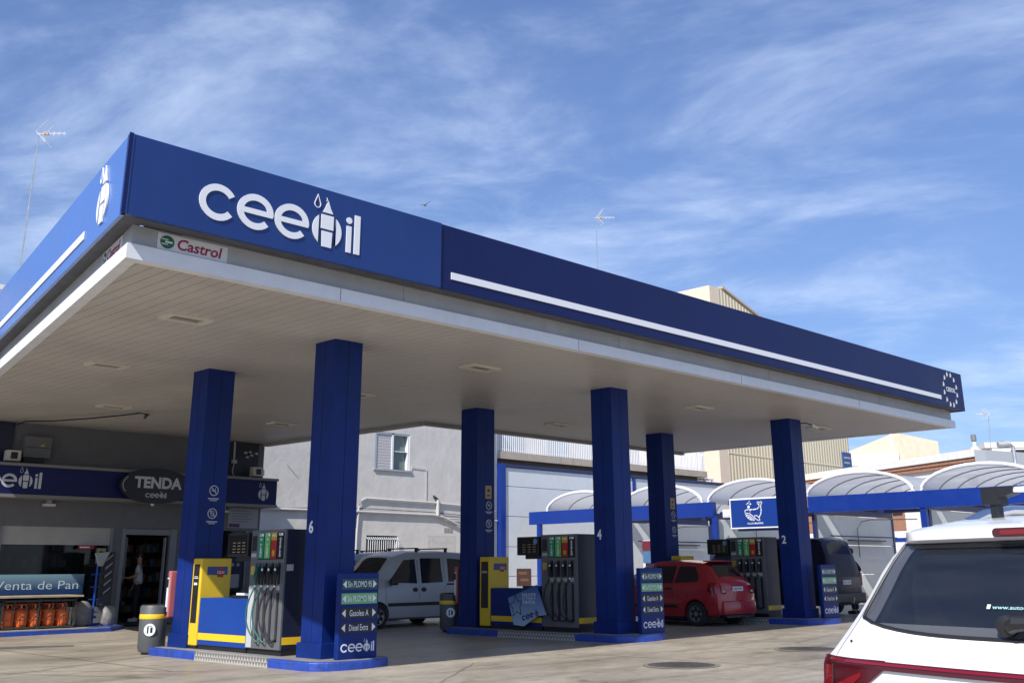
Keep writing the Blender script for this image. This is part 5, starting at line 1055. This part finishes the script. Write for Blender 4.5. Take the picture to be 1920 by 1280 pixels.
# --- silver van (local x forward)
def kangoo(label):
    C_ = Car([(0,.28,.95,.98,.78,.76),(.03,.24,1.02,1.50,.82,.72),(.10,.22,1.03,1.72,.83,.68),(.25,.2,1.03,1.79,.83,.66),(1.2,.2,1.03,1.83,.83,.66),(2.3,.2,1.02,1.81,.83,.65),(2.75,.2,1.0,1.70,.83,.64),(3.25,.2,.98,1.22,.83,.70),(3.42,.2,.95,1.10,.82,.72),(3.80,.24,.85,.98,.79,.70),(3.98,.3,.70,.78,.70,.60),(4.03,.35,.60,.66,.62,.5)])
    t_ = thing('parked_van', label, 'van', (0,0,0), 0, 'silver vans beyond the pumps')
    bd = part('body', C_.body(), silver, t_, smooth=True); carve(bd, (.72, 3.28), .30, .72)
    for x in (.72, 3.28):
        for sg_ in (1, -1): wheel(t_, x, sg_*.74, .30, .19, sg_)
    wins = [[(.25,1.10),(.22,1.62),(.95,1.66),(.98,1.08)],[(1.18,1.07),(1.20,1.66),(1.88,1.66),(1.90,1.05)],[(2.05,1.05),(2.06,1.64),(2.42,1.61),(2.95,1.08)]]
    for w_ in wins:
        for sg_ in (1, -1): part('side_window', C_.side_patch(w_, .008, sides=(sg_,)), vglass, t_, smooth=True)
    for sg_ in (1, -1): part('rub_strip', C_.side_patch([(.98,.52),(.98,.60),(3.0,.60),(3.0,.52)], .012, sides=(sg_,)), dark, t_); part('rear_rail', C_.side_patch([(.25,1.0),(.25,1.04),(1.05,1.04),(1.05,1.0)], .012, sides=(sg_,)), dark, t_)
    mb = MB()
    for x in (1.10, 1.98, 3.05): C_.side_patch([(x,.32),(x,1.62 if x < 2.5 else .98),(x+.012,1.62 if x < 2.5 else .98),(x+.012,.32)], .0015, mb=mb)
    part('door_gap', mb, rubber, t_)
    for x in (1.84, 2.12):
        for sg_ in (1, -1): part('door_handle', C_.side_patch([(x+.09*math.cos(a*PI/6), .90+.055*math.sin(a*PI/6)) for a in range(12)], .006, sides=(sg_,)), dark, t_)
    part('windscreen', C_.top_patch([(2.80,-.5),(3.22,-.6),(3.22,.6),(2.80,.5)]), dglass, t_, smooth=True)
    mb = MB(); 
    for sg_ in (1, -1): mb.box(2.80, 2.98, sg_*.84-.0, sg_*.99, 1.02, 1.18) if sg_ > 0 else mb.box(2.80, 2.98, -.99, -.84, 1.02, 1.18)
    part('mirror', mb, dark, t_, bevel=.03)
    mb = MB(); mb.box(3.86, 4.08, -.70, .70, .28, .50); mb.box(-.05, .06, -.76, .76, .30, .52); part('bumper', mb, dark, t_, bevel=.04)
    for sg_ in (1, -1): part('headlight', MB().box(3.72, 3.93, sg_*.62-.1, sg_*.62+.1, .70, .86), ltgrey, t_, bevel=.03); part('tail_lamp', MB().box(-.01, .06, sg_*.74-.05, sg_*.74+.05, .85, 1.35), redlens, t_, bevel=.01)
    mb = MB()
    for x in (.9, 1.9):
        mb.box(x-.03, x+.03, -.6, .6, 1.89, 1.92)
        for y in (-.55, .55): mb.box(x-.03, x+.03, y-.03, y+.03, 1.80, 1.89)
    part('roof_bars', mb, dark, t_); return t_
v1 = kangoo('silver grey van with sliding door side on behind the first island')
v1.location = (20.25, 22.35, gz(18)-.02); v1.rotation_euler = (0,0,PI)
v2 = copy_tree(v1); v2['label'] = 'second pale van partly hidden beyond the nearer silver van'; v2.location = (20.6, 25.3, gz(18)-.02); v2.rotation_euler = (0,0,PI)
# --- red hatchback
C_ = Car([(0,.32,.72,.78,.70,.66),(.04,.26,.80,.96,.79,.70),(.12,.24,.92,1.05,.82,.68),(.20,.22,.95,1.13,.83,.64),(.40,.2,.96,1.36,.83,.58),(.58,.2,.96,1.45,.83,.57),(1.2,.18,.95,1.50,.83,.57),(2.0,.18,.93,1.49,.83,.57),(2.35,.18,.92,1.40,.83,.57),(2.95,.18,.90,1.04,.83,.66),(3.1,.2,.88,.98,.82,.68),(3.6,.22,.76,.86,.79,.64),(3.82,.28,.6,.68,.7,.5),(3.88,.34,.5,.56,.6,.4)], .035)
rc = thing('red_car', 'red five door hatchback seen from behind at the middle pump', 'car', (0,0,0))
bd = part('body', C_.body(), redpaint, rc, smooth=True); carve(bd, (.68, 3.10), .29, .72)
for x in (.68, 3.10):
    for sg_ in (1, -1): wheel(rc, x, sg_*.74, .285, .18, sg_)
for w_ in ([(.62,1.13),(.60,1.02),(1.30,.99),(1.24,1.38),(.78,1.36)],[(1.36,.99),(1.34,1.39),(1.95,1.38),(2.02,.97)],[(2.10,.97),(2.03,1.37),(2.30,1.30),(2.78,.96)]):
    for sg_ in (1, -1): part('side_window', C_.side_patch(w_, .007, sides=(sg_,)), vglass, rc, smooth=True)
part('rear_window', C_.top_patch([(.175,-.50),(.50,-.46),(.50,.46),(.175,.50)], .010), vglass, rc, smooth=True)
part('windscreen', C_.top_patch([(2.40,-.46),(2.92,-.55),(2.92,.55),(2.40,.46)]), dglass, rc, smooth=True)
for sg_ in (1, -1):
    mb = MB(); C_.side_patch([(.05,.76),(.10,.98),(.27,1.02),(.33,.82),(.2,.74)], .01, mb=mb, sides=(sg_,)); mb.box(-.0, .10, sg_*.60-.09, sg_*.60+.09, .74, .93); tl = part('tail_lamp', mb, redlens, rc, smooth=True)
    part('reversing_lamp', MB().box(-.012, -.001, sg_*.60-.05, sg_*.60+.05, .77, .82), ltgrey, tl)
    [part('door_handle', C_.side_patch([(hx,.84),(hx,.88),(hx+.2,.88),(hx+.2,.84)], .02, sides=(sg_,)), dark, rc) for hx in (1.36, 2.12)]
mb = MB()
for x in (1.33, 2.06): C_.side_patch([(x,.26),(x,.95),(x+.01,.95),(x+.01,.26)], .0015, mb=mb)
part('door_gap', mb, rubber, rc); [part('rub_strip', C_.side_patch([(1.2,.42),(1.2,.48),(2.7,.48),(2.7,.42)], .012, sides=(sg_,)), dark, rc) for sg_ in (1, -1)]
mb = MB(); mb.box(-.07, .12, -.70, .70, .26, .58); part('bumper', mb, redpaint, rc, bevel=.06, smooth=True)
pl = part('number_plate', MB().box(-.012, .0, -.22, .22, .80, .90), platem, rc); part('plate_text', textmb('8304 FNV', .38, .06, -.19, .82, frame((-.012,0,0), (0,-1,0), (-1,0,0)), .001, .001, .02), navyink, pl)
mb = MB(); mb.box(.42, .62, -.50, .50, 1.475, 1.505); part('spoiler', mb, redpaint, rc, bevel=.012)
part('bumper_lower', MB().box(-.06, .15, -.60, .60, .20, .258), dark, rc)
rc.location = (22.88, 15.12, gz(23)-.01); rc.rotation_euler = (0,0,PI/2)
# --- dark van
C_ = Car([(0,.35,1.0,1.05,.82,.80),(.04,.32,1.08,1.30,.92,.80),(.14,.3,1.12,1.65,.95,.80),(.26,.28,1.12,1.98,.95,.78),(.40,.28,1.12,2.06,.95,.76),(2.5,.28,1.12,2.10,.95,.74),(3.6,.28,1.1,1.94,.95,.74),(4.3,.28,1.05,1.25,.94,.78),(4.7,.3,.95,1.08,.9,.74),(4.9,.36,.7,.8,.8,.6)], .03)
dvn = thing('dark_van', 'dark navy van seen from its rear corner beyond the number 2 column', 'van', (0,0,0))
bd = part('body', C_.body(), darkpaint, dvn, smooth=True); carve(bd, (.95, 3.95), .33, .82)
for x in (.95, 3.95):
    for sg_ in (1, -1): wheel(dvn, x, sg_*.84, .33, .21, sg_)
for w_ in ([(.55,1.20),(.62,1.80),(1.9,1.84),(1.9,1.20)],[(2.1,1.2),(2.1,1.84),(3.1,1.84),(3.1,1.2)]):
    for sg_ in (1, -1): part('side_window', C_.side_patch(w_, .008, sides=(sg_,)), bglass, dvn, smooth=True)
part('rear_window', C_.top_patch([(.13,-.62),(.40,-.60),(.40,.60),(.13,.62)], .012), bglass, dvn, smooth=True)
for sg_ in (1, -1): mb = MB(); mb.box(-.0, .10, sg_*.86-.07, sg_*.86+.06, .80, 1.15); part('tail_lamp', mb, redlens, dvn, bevel=.02)
mb = MB(); mb.box(-.10, .12, -.90, .90, .34, .62); part('bumper', mb, dark, dvn, bevel=.05)
pl = part('number_plate', MB().box(-.02, -.001, -.22, .22, .84, .95), platem, dvn); part('plate_text', textmb('0521 KGR', .38, .06, -.19, .865, frame((-.02,0,0), (0,-1,0), (-1,0,0)), .001, .001, .02), navyink, pl)
mb = MB(); mb.lathe([(.06,0),(.06,.012),(.045,.014)], 16, Matrix.Translation((.06,0,1.17)) @ Matrix.Rotation(-PI/2, 4, 'Y')); part('badge', mb, alu, dvn)
part('tow_ball', MB().tube([(-.03,0,.38),(-.16,0,.36),(-.17,0,.44)], .02).lathe([(.03,0),(.04,.03),(.02,.06)], 10, Matrix.Translation((-.17,0,.43))), chrome, dvn)
dvn.location = (28.35, 15.15, gz(28)-.01); dvn.rotation_euler = (0,0,PI/2)
# --- white suv close by, seen from its left rear corner
su = thing('white_suv', 'white estate car with red light strip close in the right foreground', 'car', (4.151, 1.553, 0), math.atan2(-.215, .977))  # place and size scaled about the camera; outline solved from image pixels
LV = [(.25,.80),(.42,.895),(.70,.925),(.949,.927),(1.046,.921),(1.092,.881),(1.16,.841),(1.231,.809),(1.313,.777),(1.393,.757),(1.455,.724),(1.51,.692),(1.557,.640),(1.591,.60),(1.607,.585),(1.62,.53),(1.635,.40),(1.648,.2),(1.655,.02)]
def rx_(z):
    P = [(.25,.05),(.42,-.10),(.6,-.2),(.82,-.2),(.90,-.14),(.96,-.11),(1.046,-.105),(1.092,-.085),(1.16,-.045),(1.231,.005),(1.313,.055),(1.393,.11),(1.455,.145),(1.51,.19),(1.557,.20),(1.591,.30),(1.607,.42),(1.62,.6),(1.635,.85),(1.655,1.3)]
    for a, b2 in zip(P[:-1], P[1:]):
        if a[0] <= z <= b2[0]: return lerp(a[1], b2[1], (z-a[0])/(b2[0]-a[0]))
    return P[-1][1]
def hw_(z):
    for a, b2 in zip(LV[:-1], LV[1:]):
        if a[0] <= z <= b2[0]: return lerp(a[1], b2[1], (z-a[0])/(b2[0]-a[0]))
    return LV[-1][1]
def rearx(y, z):
    q = abs(y)/hw_(z); return rx_(z)+.035*q*q+.07*max(0, (q-.72)/.28)**2
def plan(z):
    hw = hw_(z); pts = []
    for q in (0,.15,.3,.45,.6,.72,.8,.87,.93,.97,1.0): pts.append((rearx(q*hw, z), q*hw))
    xf = 4.6 if z < .75 else 4.4 if z < 1.04 else 3.4-(z-1.04)*1.6
    x0 = pts[-1][0]
    for q in (.04,.1,.2,.4,.6,.8,.92): pts.append((lerp(x0, xf, q), hw*(1.0+.0*q)))
    pts += [(xf-.03, hw*.85), (xf, hw*.5), (xf+.02, 0)]
    return pts
mb = MB(); zs_ = [.25,.34,.42,.55,.70,.82,.88,.90,.94,.96,.985,1.015,1.03,1.04,1.055,1.075,1.09,1.11,1.14,1.17,1.20,1.233,1.27,1.31,1.35,1.394,1.43,1.46,1.49,1.51,1.535,1.557,1.575,1.591,1.599,1.607,1.613,1.62,1.628,1.635,1.642,1.648,1.655]
rows = []
for z in zs_:
    p_ = plan(z); rows.append([(x, y, z) for x, y in p_]+[(x, -y, z) for x, y in p_[-2:0:-1]])
m = len(rows[0]); mb.add([v for r_ in rows for v in r_], [(i*m+k, i*m+(k+1) % m, (i+1)*m+(k+1) % m, (i+1)*m+k) for i in range(len(rows)-1) for k in range(m)]+[tuple(range(m)), tuple((len(rows)-1)*m+k for k in range(m))[::-1]])
def drop(f):
    c = [sum(mb.v[i][k] for i in f)/len(f) for k in range(3)]
    return len(f) == 4 and 1.185 < c[2] < 1.50 and abs(c[1]) < .66-.12*(c[2]-1.18)/.32 and c[0] < .6
mb.f = [f for f in mb.f if not drop(f)]
part('body', mb, whitecar, su, smooth=True, split=40)
cab = mat('cabin trim', (.03, .032, .036), .8); seatm = mat('seat fabric', (.16, .165, .175), .9)
mb = MB(); mb.box(.02, 2.9, -.60, .60, 1.06, 1.10); mb.box(2.9, 2.95, -.60, .60, 1.06, 1.5); mb.box(.4, 2.95, -.58, .58, 1.55, 1.56); mb.box(.25, 2.9, .62, .64, 1.10, 1.50); mb.box(.25, 2.9, -.64, -.62, 1.10, 1.50); part('cabin_lining', mb, cab, su)
for y_ in (.36, 0, -.36):
    st_ = part('seat_back', MB().box(.95, 1.12, y_-.16, y_+.16, 1.10, 1.24), seatm, su, bevel=.03); part('headrest', MB().box(.93, 1.03, y_-.12, y_+.12, 1.27, 1.41), seatm, st_, bevel=.03)
def rpatch(outline, off, nu=14, nv=10):     # outline: function v-> (z, ymin, ymax)
    mb = MB(); vs_ = []
    for j in range(nv+1):
        z, y0, y1 = outline(j/nv)
        for i in range(nu+1): y = lerp(y0, y1, i/nu); zz = z(i/nu) if callable(z) else z; vs_.append((rearx(y, zz)-off, y, zz))
    n0 = len(vs_); vs2 = [(x+off+.03, y, z) for x, y, z in vs_]
    fs_ = [(j*(nu+1)+i, j*(nu+1)+i+1, (j+1)*(nu+1)+i+1, (j+1)*(nu+1)+i) for j in range(nv) for i in range(nu)]
    ring = [i for i in range(nu+1)]+[(j)*(nu+1)+nu for j in range(1, nv+1)]+[nv*(nu+1)+i for i in range(nu-1, -1, -1)]+[j*(nu+1) for j in range(nv-1, 0, -1)]
    fs_ += [(ring[k], ring[(k+1) % len(ring)], n0+ring[(k+1) % len(ring)], n0+ring[k]) for k in range(len(ring))]
    mb.add(vs_+vs2, fs_); return mb
def win(v):
    z = lerp(0, 1, v)
    # edges per height: lower corner y .765 at z 1.215, upper .592 at 1.505
    ye = lerp(.744, .643, v**1.3)
    return (lambda u, v=v: lerp(1.163+.053*abs(2*u-1)**3.6, 1.515-.008*abs(2*u-1)**2, v), -ye, ye)
part('rear_window', rpatch(win, .006, 30, 14), mat('tinted rear glass', (.012, .016, .026), .05, spec=.8, trans=.30), su, smooth=True)
ol = []
for v in [k/14 for k in range(15)]: z, y0, y1 = win(v); ol.append((y1, z(1)))
for u in [1-k/20 for k in range(1, 20)]: z, y0, y1 = win(1); ol.append((lerp(y0, y1, u), z(u)))
for v in [1-k/14 for k in range(15)]: z, y0, y1 = win(v); ol.append((y0, z(0)))
for u in [k/20 for k in range(1, 21)]: z, y0, y1 = win(0); ol.append((lerp(y0, y1, u), z(u)))
part('window_seal', MB().tube([(rearx(y, z)-.001, y, z) for y, z in ol], .008, 6), dark, su, smooth=True)
# spoiler lip
vs_ = []; n = 24; prof = [(.05,1.508),(-.045,1.513),(-.06,1.524),(-.052,1.560),(.0,1.578),(.16,1.594)]
for i in range(n+1):
    q = -1+2*i/n; y = q*.675; dz = -.004*abs(q)**2.2; dxx = .035*q*q+.10*max(0, (abs(q)-.72)/.28)**2; ov = 1-.75*max(0, (abs(q)-.8)/.2)**2
    for px_, pz_ in prof: vs_.append((.185+px_*(ov if px_ < 0 else 1)+dxx, y*(1 if pz_ < 1.57 else .93), pz_+dz))
k_ = len(prof); mb = MB(); mb.add(vs_, [(i*k_+j, i*k_+(j+1) % k_, (i+1)*k_+(j+1) % k_, (i+1)*k_+j) for i in range(n) for j in range(k_)]+[tuple(range(k_)), tuple(n*k_+j for j in range(k_))[::-1]])
sp_ = part('spoiler', mb, whitecar, su, smooth=True, split=50)
def pill(y0, y1, z0, z1, xx, th):
    r_ = (z1-z0)/2; pts = [(y1-r_+r_*math.cos(rad(a)), (z0+z1)/2+r_*math.sin(rad(a))) for a in range(-90, 91, 15)]+[(y0+r_+r_*math.cos(rad(a)), (z0+z1)/2+r_*math.sin(rad(a))) for a in range(90, 271, 15)]
    return MB().flat(pts, frame((xx, 0, 0), (0,-1,0), (-1,0,0)), 0, th)
bl = part('brake_lamp', pill(-.145, .145, 1.524, 1.558, .1285, .006), redlensd, sp_); part('lens', pill(-.11, .11, 1.533, 1.550, .122, .003), redlens, bl)
part('lamp_shadow_strip', MB().box(.15, .26, -.15, .15, 1.500, 1.509), dark, sp_)  # dark strip painting the shade under the spoiler
# light bar and tail lamps
part('light_bar', rpatch(lambda v: (lambda u, v=v: lerp(1.028, 1.060, v)+.006*abs(2*u-1)**2, -.85, .85), .012, 40, 4), redlensd, su, smooth=True)
part('light_strip', rpatch(lambda v: (lambda u, v=v: lerp(1.046, 1.055, v)+.006*abs(2*u-1)**2, -.86, .86), .016, 40, 2), redlens, su, smooth=True)
for sg_ in (1, -1):
    def lamp(v, s2=sg_):
        a, b2 = (.545, .926) if s2 > 0 else (-.926, -.545)
        def zl(u, s3=s2):
            q = u if s3 > 0 else 1-u; y = .545+.381*q
            return 1.032-(y-.545)*.66 if y < .80 else .864-(y-.80)*.1
        return ((lambda u, v=v: lerp(zl(u), 1.066, v)), a, b2)
    tl = part('tail_lamp', rpatch(lamp, .010, 20, 8), redlensd, su, smooth=True)
    def inner(v, s2=sg_):
        a, b2 = (.66, .80) if s2 > 0 else (-.80, -.66)
        return ((lambda u, v=v: lerp(lerp(1.000, .90, ((u if s2 > 0 else 1-u))), lerp(1.016, .965, ((u if s2 > 0 else 1-u))), v)), a, b2)
    part('glow_strip', rpatch(inner, .014, 8, 3), redlens, tl, smooth=True)
    def edge_(v, s2=sg_):
        a, b2 = (.84, .90) if s2 > 0 else (-.90, -.84); return (lerp(.87, 1.03, v), a, b2)
    part('glow_strip', rpatch(edge_, .014, 4, 6), redlens, tl, smooth=True)
    part('side_lens', rpatch(lambda v, s2=sg_: (lerp(.86, 1.063, v), .905*s2 if s2 > 0 else -.93, .93 if s2 > 0 else -.905), .011, 4, 6), redlens, tl, smooth=True)
    part('roof_rail', MB().tube([(.62, sg_*.60, 1.60),(.78, sg_*.61, 1.642),(1.0, sg_*.615, 1.668),(2.0, sg_*.62, 1.68),(2.7, sg_*.61, 1.65),(2.85, sg_*.60, 1.60)], .022, 8), chrome, su, smooth=True)
for sg_ in (1, -1): part('tailgate_gap', MB().tube([(rearx(sg_*.835, z)-.0125, sg_*.835, z) for z in (.865, .92, .98, 1.03, 1.064)], .003, 5), rubber, su); part('tailgate_gap', MB().tube([(rearx(sg_*yy, z)-.0005, sg_*yy, z) for yy, z in ((.835,1.07),(.825,1.10),(.80,1.15),(.775,1.21),(.75,1.29),(.725,1.37),(.69,1.45),(.665,1.50))], .0022, 5), mat('gap grey', (.12, .12, .125), .7), su)
part('camera_dot', MB().lathe([(.006,0),(.006,.003)], 10, Matrix.Translation((rearx(.76, 1.125)-.002, .76, 1.125)) @ Matrix.Rotation(-PI/2, 4, 'Y')), rubber, su)
wp = MB(); wp.tube([(-.06,.0,1.21),(-.075,-.03,1.222),(-.065,-.22,1.235),(-.04,-.45,1.25)], [.026,.028,.014,.009], 8); wp.lathe([(.038,0),(.036,.03),(.018,.036)], 16, Matrix.Translation((-.035,.02,1.212)) @ Matrix.Rotation(-PI/2, 4, 'Y')); part('wiper', wp, mat('wiper black', (.018,.018,.02), .5), su, smooth=True)
def glass_frame(z, y0, lift=.0075):
    p0 = Vector((rearx(y0, z), y0, z)); sl = (rearx(y0, z+.1)-rearx(y0, z))/.1; U_ = Vector((sl, 0, 1)).normalized(); Rr = Vector((-(rearx(y0-.1, z)-p0.x)*0, -1, 0)); Nn = Rr.cross(U_)
    return lambda u, v, l=0: tuple(p0+Rr*u+U_*v+Nn*(l)*(1 if Nn.x < 0 else -1)+Vector((-(0), 0, 0)))
gf = glass_frame(1.26, .115)
part('dealer_sticker', textmb('www.autoesteller.seat', .27, .016, .0, 0, gf, .010, .001, .01), mat('sticker teal', (.35, .60, .58), .5), su)
part('dealer_mark', MB().rect(-.022, -.008, .0, .018, gf, .010, .002), white, su)
# crossbar on the roof
mb = MB(); mb.box(.54, .59, -.50, .36, 1.716, 1.738); part('crossbar', mb, lipm, su, bevel=.006)
for sg_ in (1, -1):
    y0 = sg_*.365; y1 = sg_*.445; mb = MB()
    mb.prism([(.53,min(y0,y1)),(.60,min(y0,y1)),(.60,max(y0,y1)),(.53,max(y0,y1))], 1.670, 1.742)
    mb.prism([(.54,sg_*.40-.014),(.59,sg_*.40-.014),(.59,sg_*.40+.014),(.54,sg_*.40+.014)], 1.60, 1.672)
    mb.add([(.53,sg_*.366,1.695),(.60,sg_*.366,1.695),(.60,sg_*.30,1.712),(.53,sg_*.30,1.712),(.53,sg_*.366,1.742),(.60,sg_*.366,1.742),(.60,sg_*.29,1.742),(.53,sg_*.29,1.742)], [(0,3,2,1),(4,5,6,7),(0,1,5,4),(1,2,6,5),(2,3,7,6),(3,0,4,7)])
    part('bar_foot', mb, dark, su)
pl = part('number_plate', MB().box(-.12, -.101, -.26, .26, .60, .71), platem, su)
for x in (.95, 3.65):
    for sg_ in (1, -1): wheel(su, x, sg_*.84, .35, .22, sg_)
# ---------------------------------------------------------------- people
def person(label, loc, rz, shirt, arm_pose, sleeves='short'):
    t_ = thing('person', label, 'person', loc, rz)
    V = [(0,0,.95),(0,0,1.15),(0,0,1.38),(0,0,1.50),(.01,0,1.58),(.02,0,1.68),(.01,0,1.76)]; E = [(i,i+1) for i in range(6)]; Rd = [.10,.10,.11,.055,.07,.088,.05]
    for s_ in (1, -1):
        b0 = len(V); V += [(0,.09*s_,.88),(.02,.10*s_,.50),(-.01,.11*s_,.10),(.12,.12*s_,.04)]; Rd += [.085,.058,.042,.035]; E += [(0,b0),(b0,b0+1),(b0+1,b0+2),(b0+2,b0+3)]
        b0 = len(V); ap = arm_pose[0 if s_ > 0 else 1]; V += [(0,.18*s_,1.42)]+list(ap); Rd += [.055,.042,.032,.028]; E += [(2,b0),(b0,b0+1),(b0+1,b0+2),(b0+2,b0+3)]
        hand = Vector(V[b0+3]); wr = Vector(V[b0+2]); d_ = (hand-wr).normalized(); sd = Vector((1,0,0)) if abs(d_.x) < .7 else Vector((0,0,1))
        for f in range(5):
            b1 = len(V); o_ = sd*(.03-.015*f) if f < 4 else sd*.035-d_*.05; ln = (.075,.085,.08,.065,.05)[f]; V += [tuple(hand+o_+d_*ln*.5), tuple(hand+o_+d_*ln+Vector((0,-.012*s_,0)))]; Rd += [.009,.007]; E += [(b0+3,b1),(b1,b1+1)]
    skin_mesh('body', V, E, Rd, skin, t_, 2)
    # head features
    mb = MB(); mb.lathe([(.02,.105),(.07,.095),(.098,.04),(.10,-.02),(.085,-.05)][::-1], 16, Matrix.Translation((.005,0,1.70)) @ Matrix.Diagonal((1.05,.92,1,1))); part('hair', mb, hairm, t_, smooth=True)
    mb = MB(); mb.tube([(.105,0,1.68),(.125,0,1.655)], [.012,.016], 6)
    for s_ in (1, -1): mb.tube([(.01,.088*s_,1.69),(.0,.098*s_,1.65)], [.02,.014], 6)
    part('face_features', mb, skin, t_, smooth=True)
    Vs = [(0,0,.90),(0,0,1.15),(0,0,1.38)]; Es = [(0,1),(1,2)]; Rs = [.145,.14,.145]
    for s_ in (1, -1):
        b0 = len(Vs); ap = arm_pose[0 if s_ > 0 else 1]; e_ = Vector(ap[0]); s0 = Vector((0,.18*s_,1.42)); k = .75 if sleeves == 'short' else 1
        Vs += [tuple(s0), tuple(s0.lerp(e_, k))]; Rs += [.072,.062]; Es += [(2,b0),(b0,b0+1)]
        if sleeves != 'short': Vs.append(tuple(ap[1])); Rs.append(.048); Es.append((b0+1, b0+2))
    skin_mesh('shirt', Vs, Es, Rs, shirt, t_, 2)
    Vs = [(0,0,1.02),(0,0,.92)]; Es = [(0,1)]; Rs = [.125,.13]
    for s_ in (1, -1): b0 = len(Vs); Vs += [(0,.09*s_,.86),(.02,.10*s_,.50),(-.01,.11*s_,.10)]; Rs += [.10,.078,.062]; Es += [(1,b0),(b0,b0+1),(b0+1,b0+2)]
    skin_mesh('trousers', Vs, Es, Rs, clothd, t_, 2)
    mb = MB()
    for s_ in (1, -1): mb.box(-.08, .17, .115*s_-.045, .115*s_+.045, .0, .085)
    part('shoes', mb, shirtw if shirt is shirtw else dark, t_, bevel=.025); return t_
person('person in a pale shirt and dark trousers standing inside the shop doorway', (14.32, 28.75, .12), rad(150), shirtw, ([(.05,.26,1.18),(.25,.24,1.12),(.31,.22,1.13)], [(.02,-.26,1.16),(.12,-.28,.95),(.14,-.28,.88)]))
person('person in dark clothes with a bent elbow behind the dark van', (29.55, 15.6, .13), rad(95), clothd, ([(-.05,.30,1.18),(.18,.26,1.15),(.26,.24,1.15)], [(-.08,-.42,1.20),(.05,-.22,1.00),(.1,-.18,.98)]), 'long')
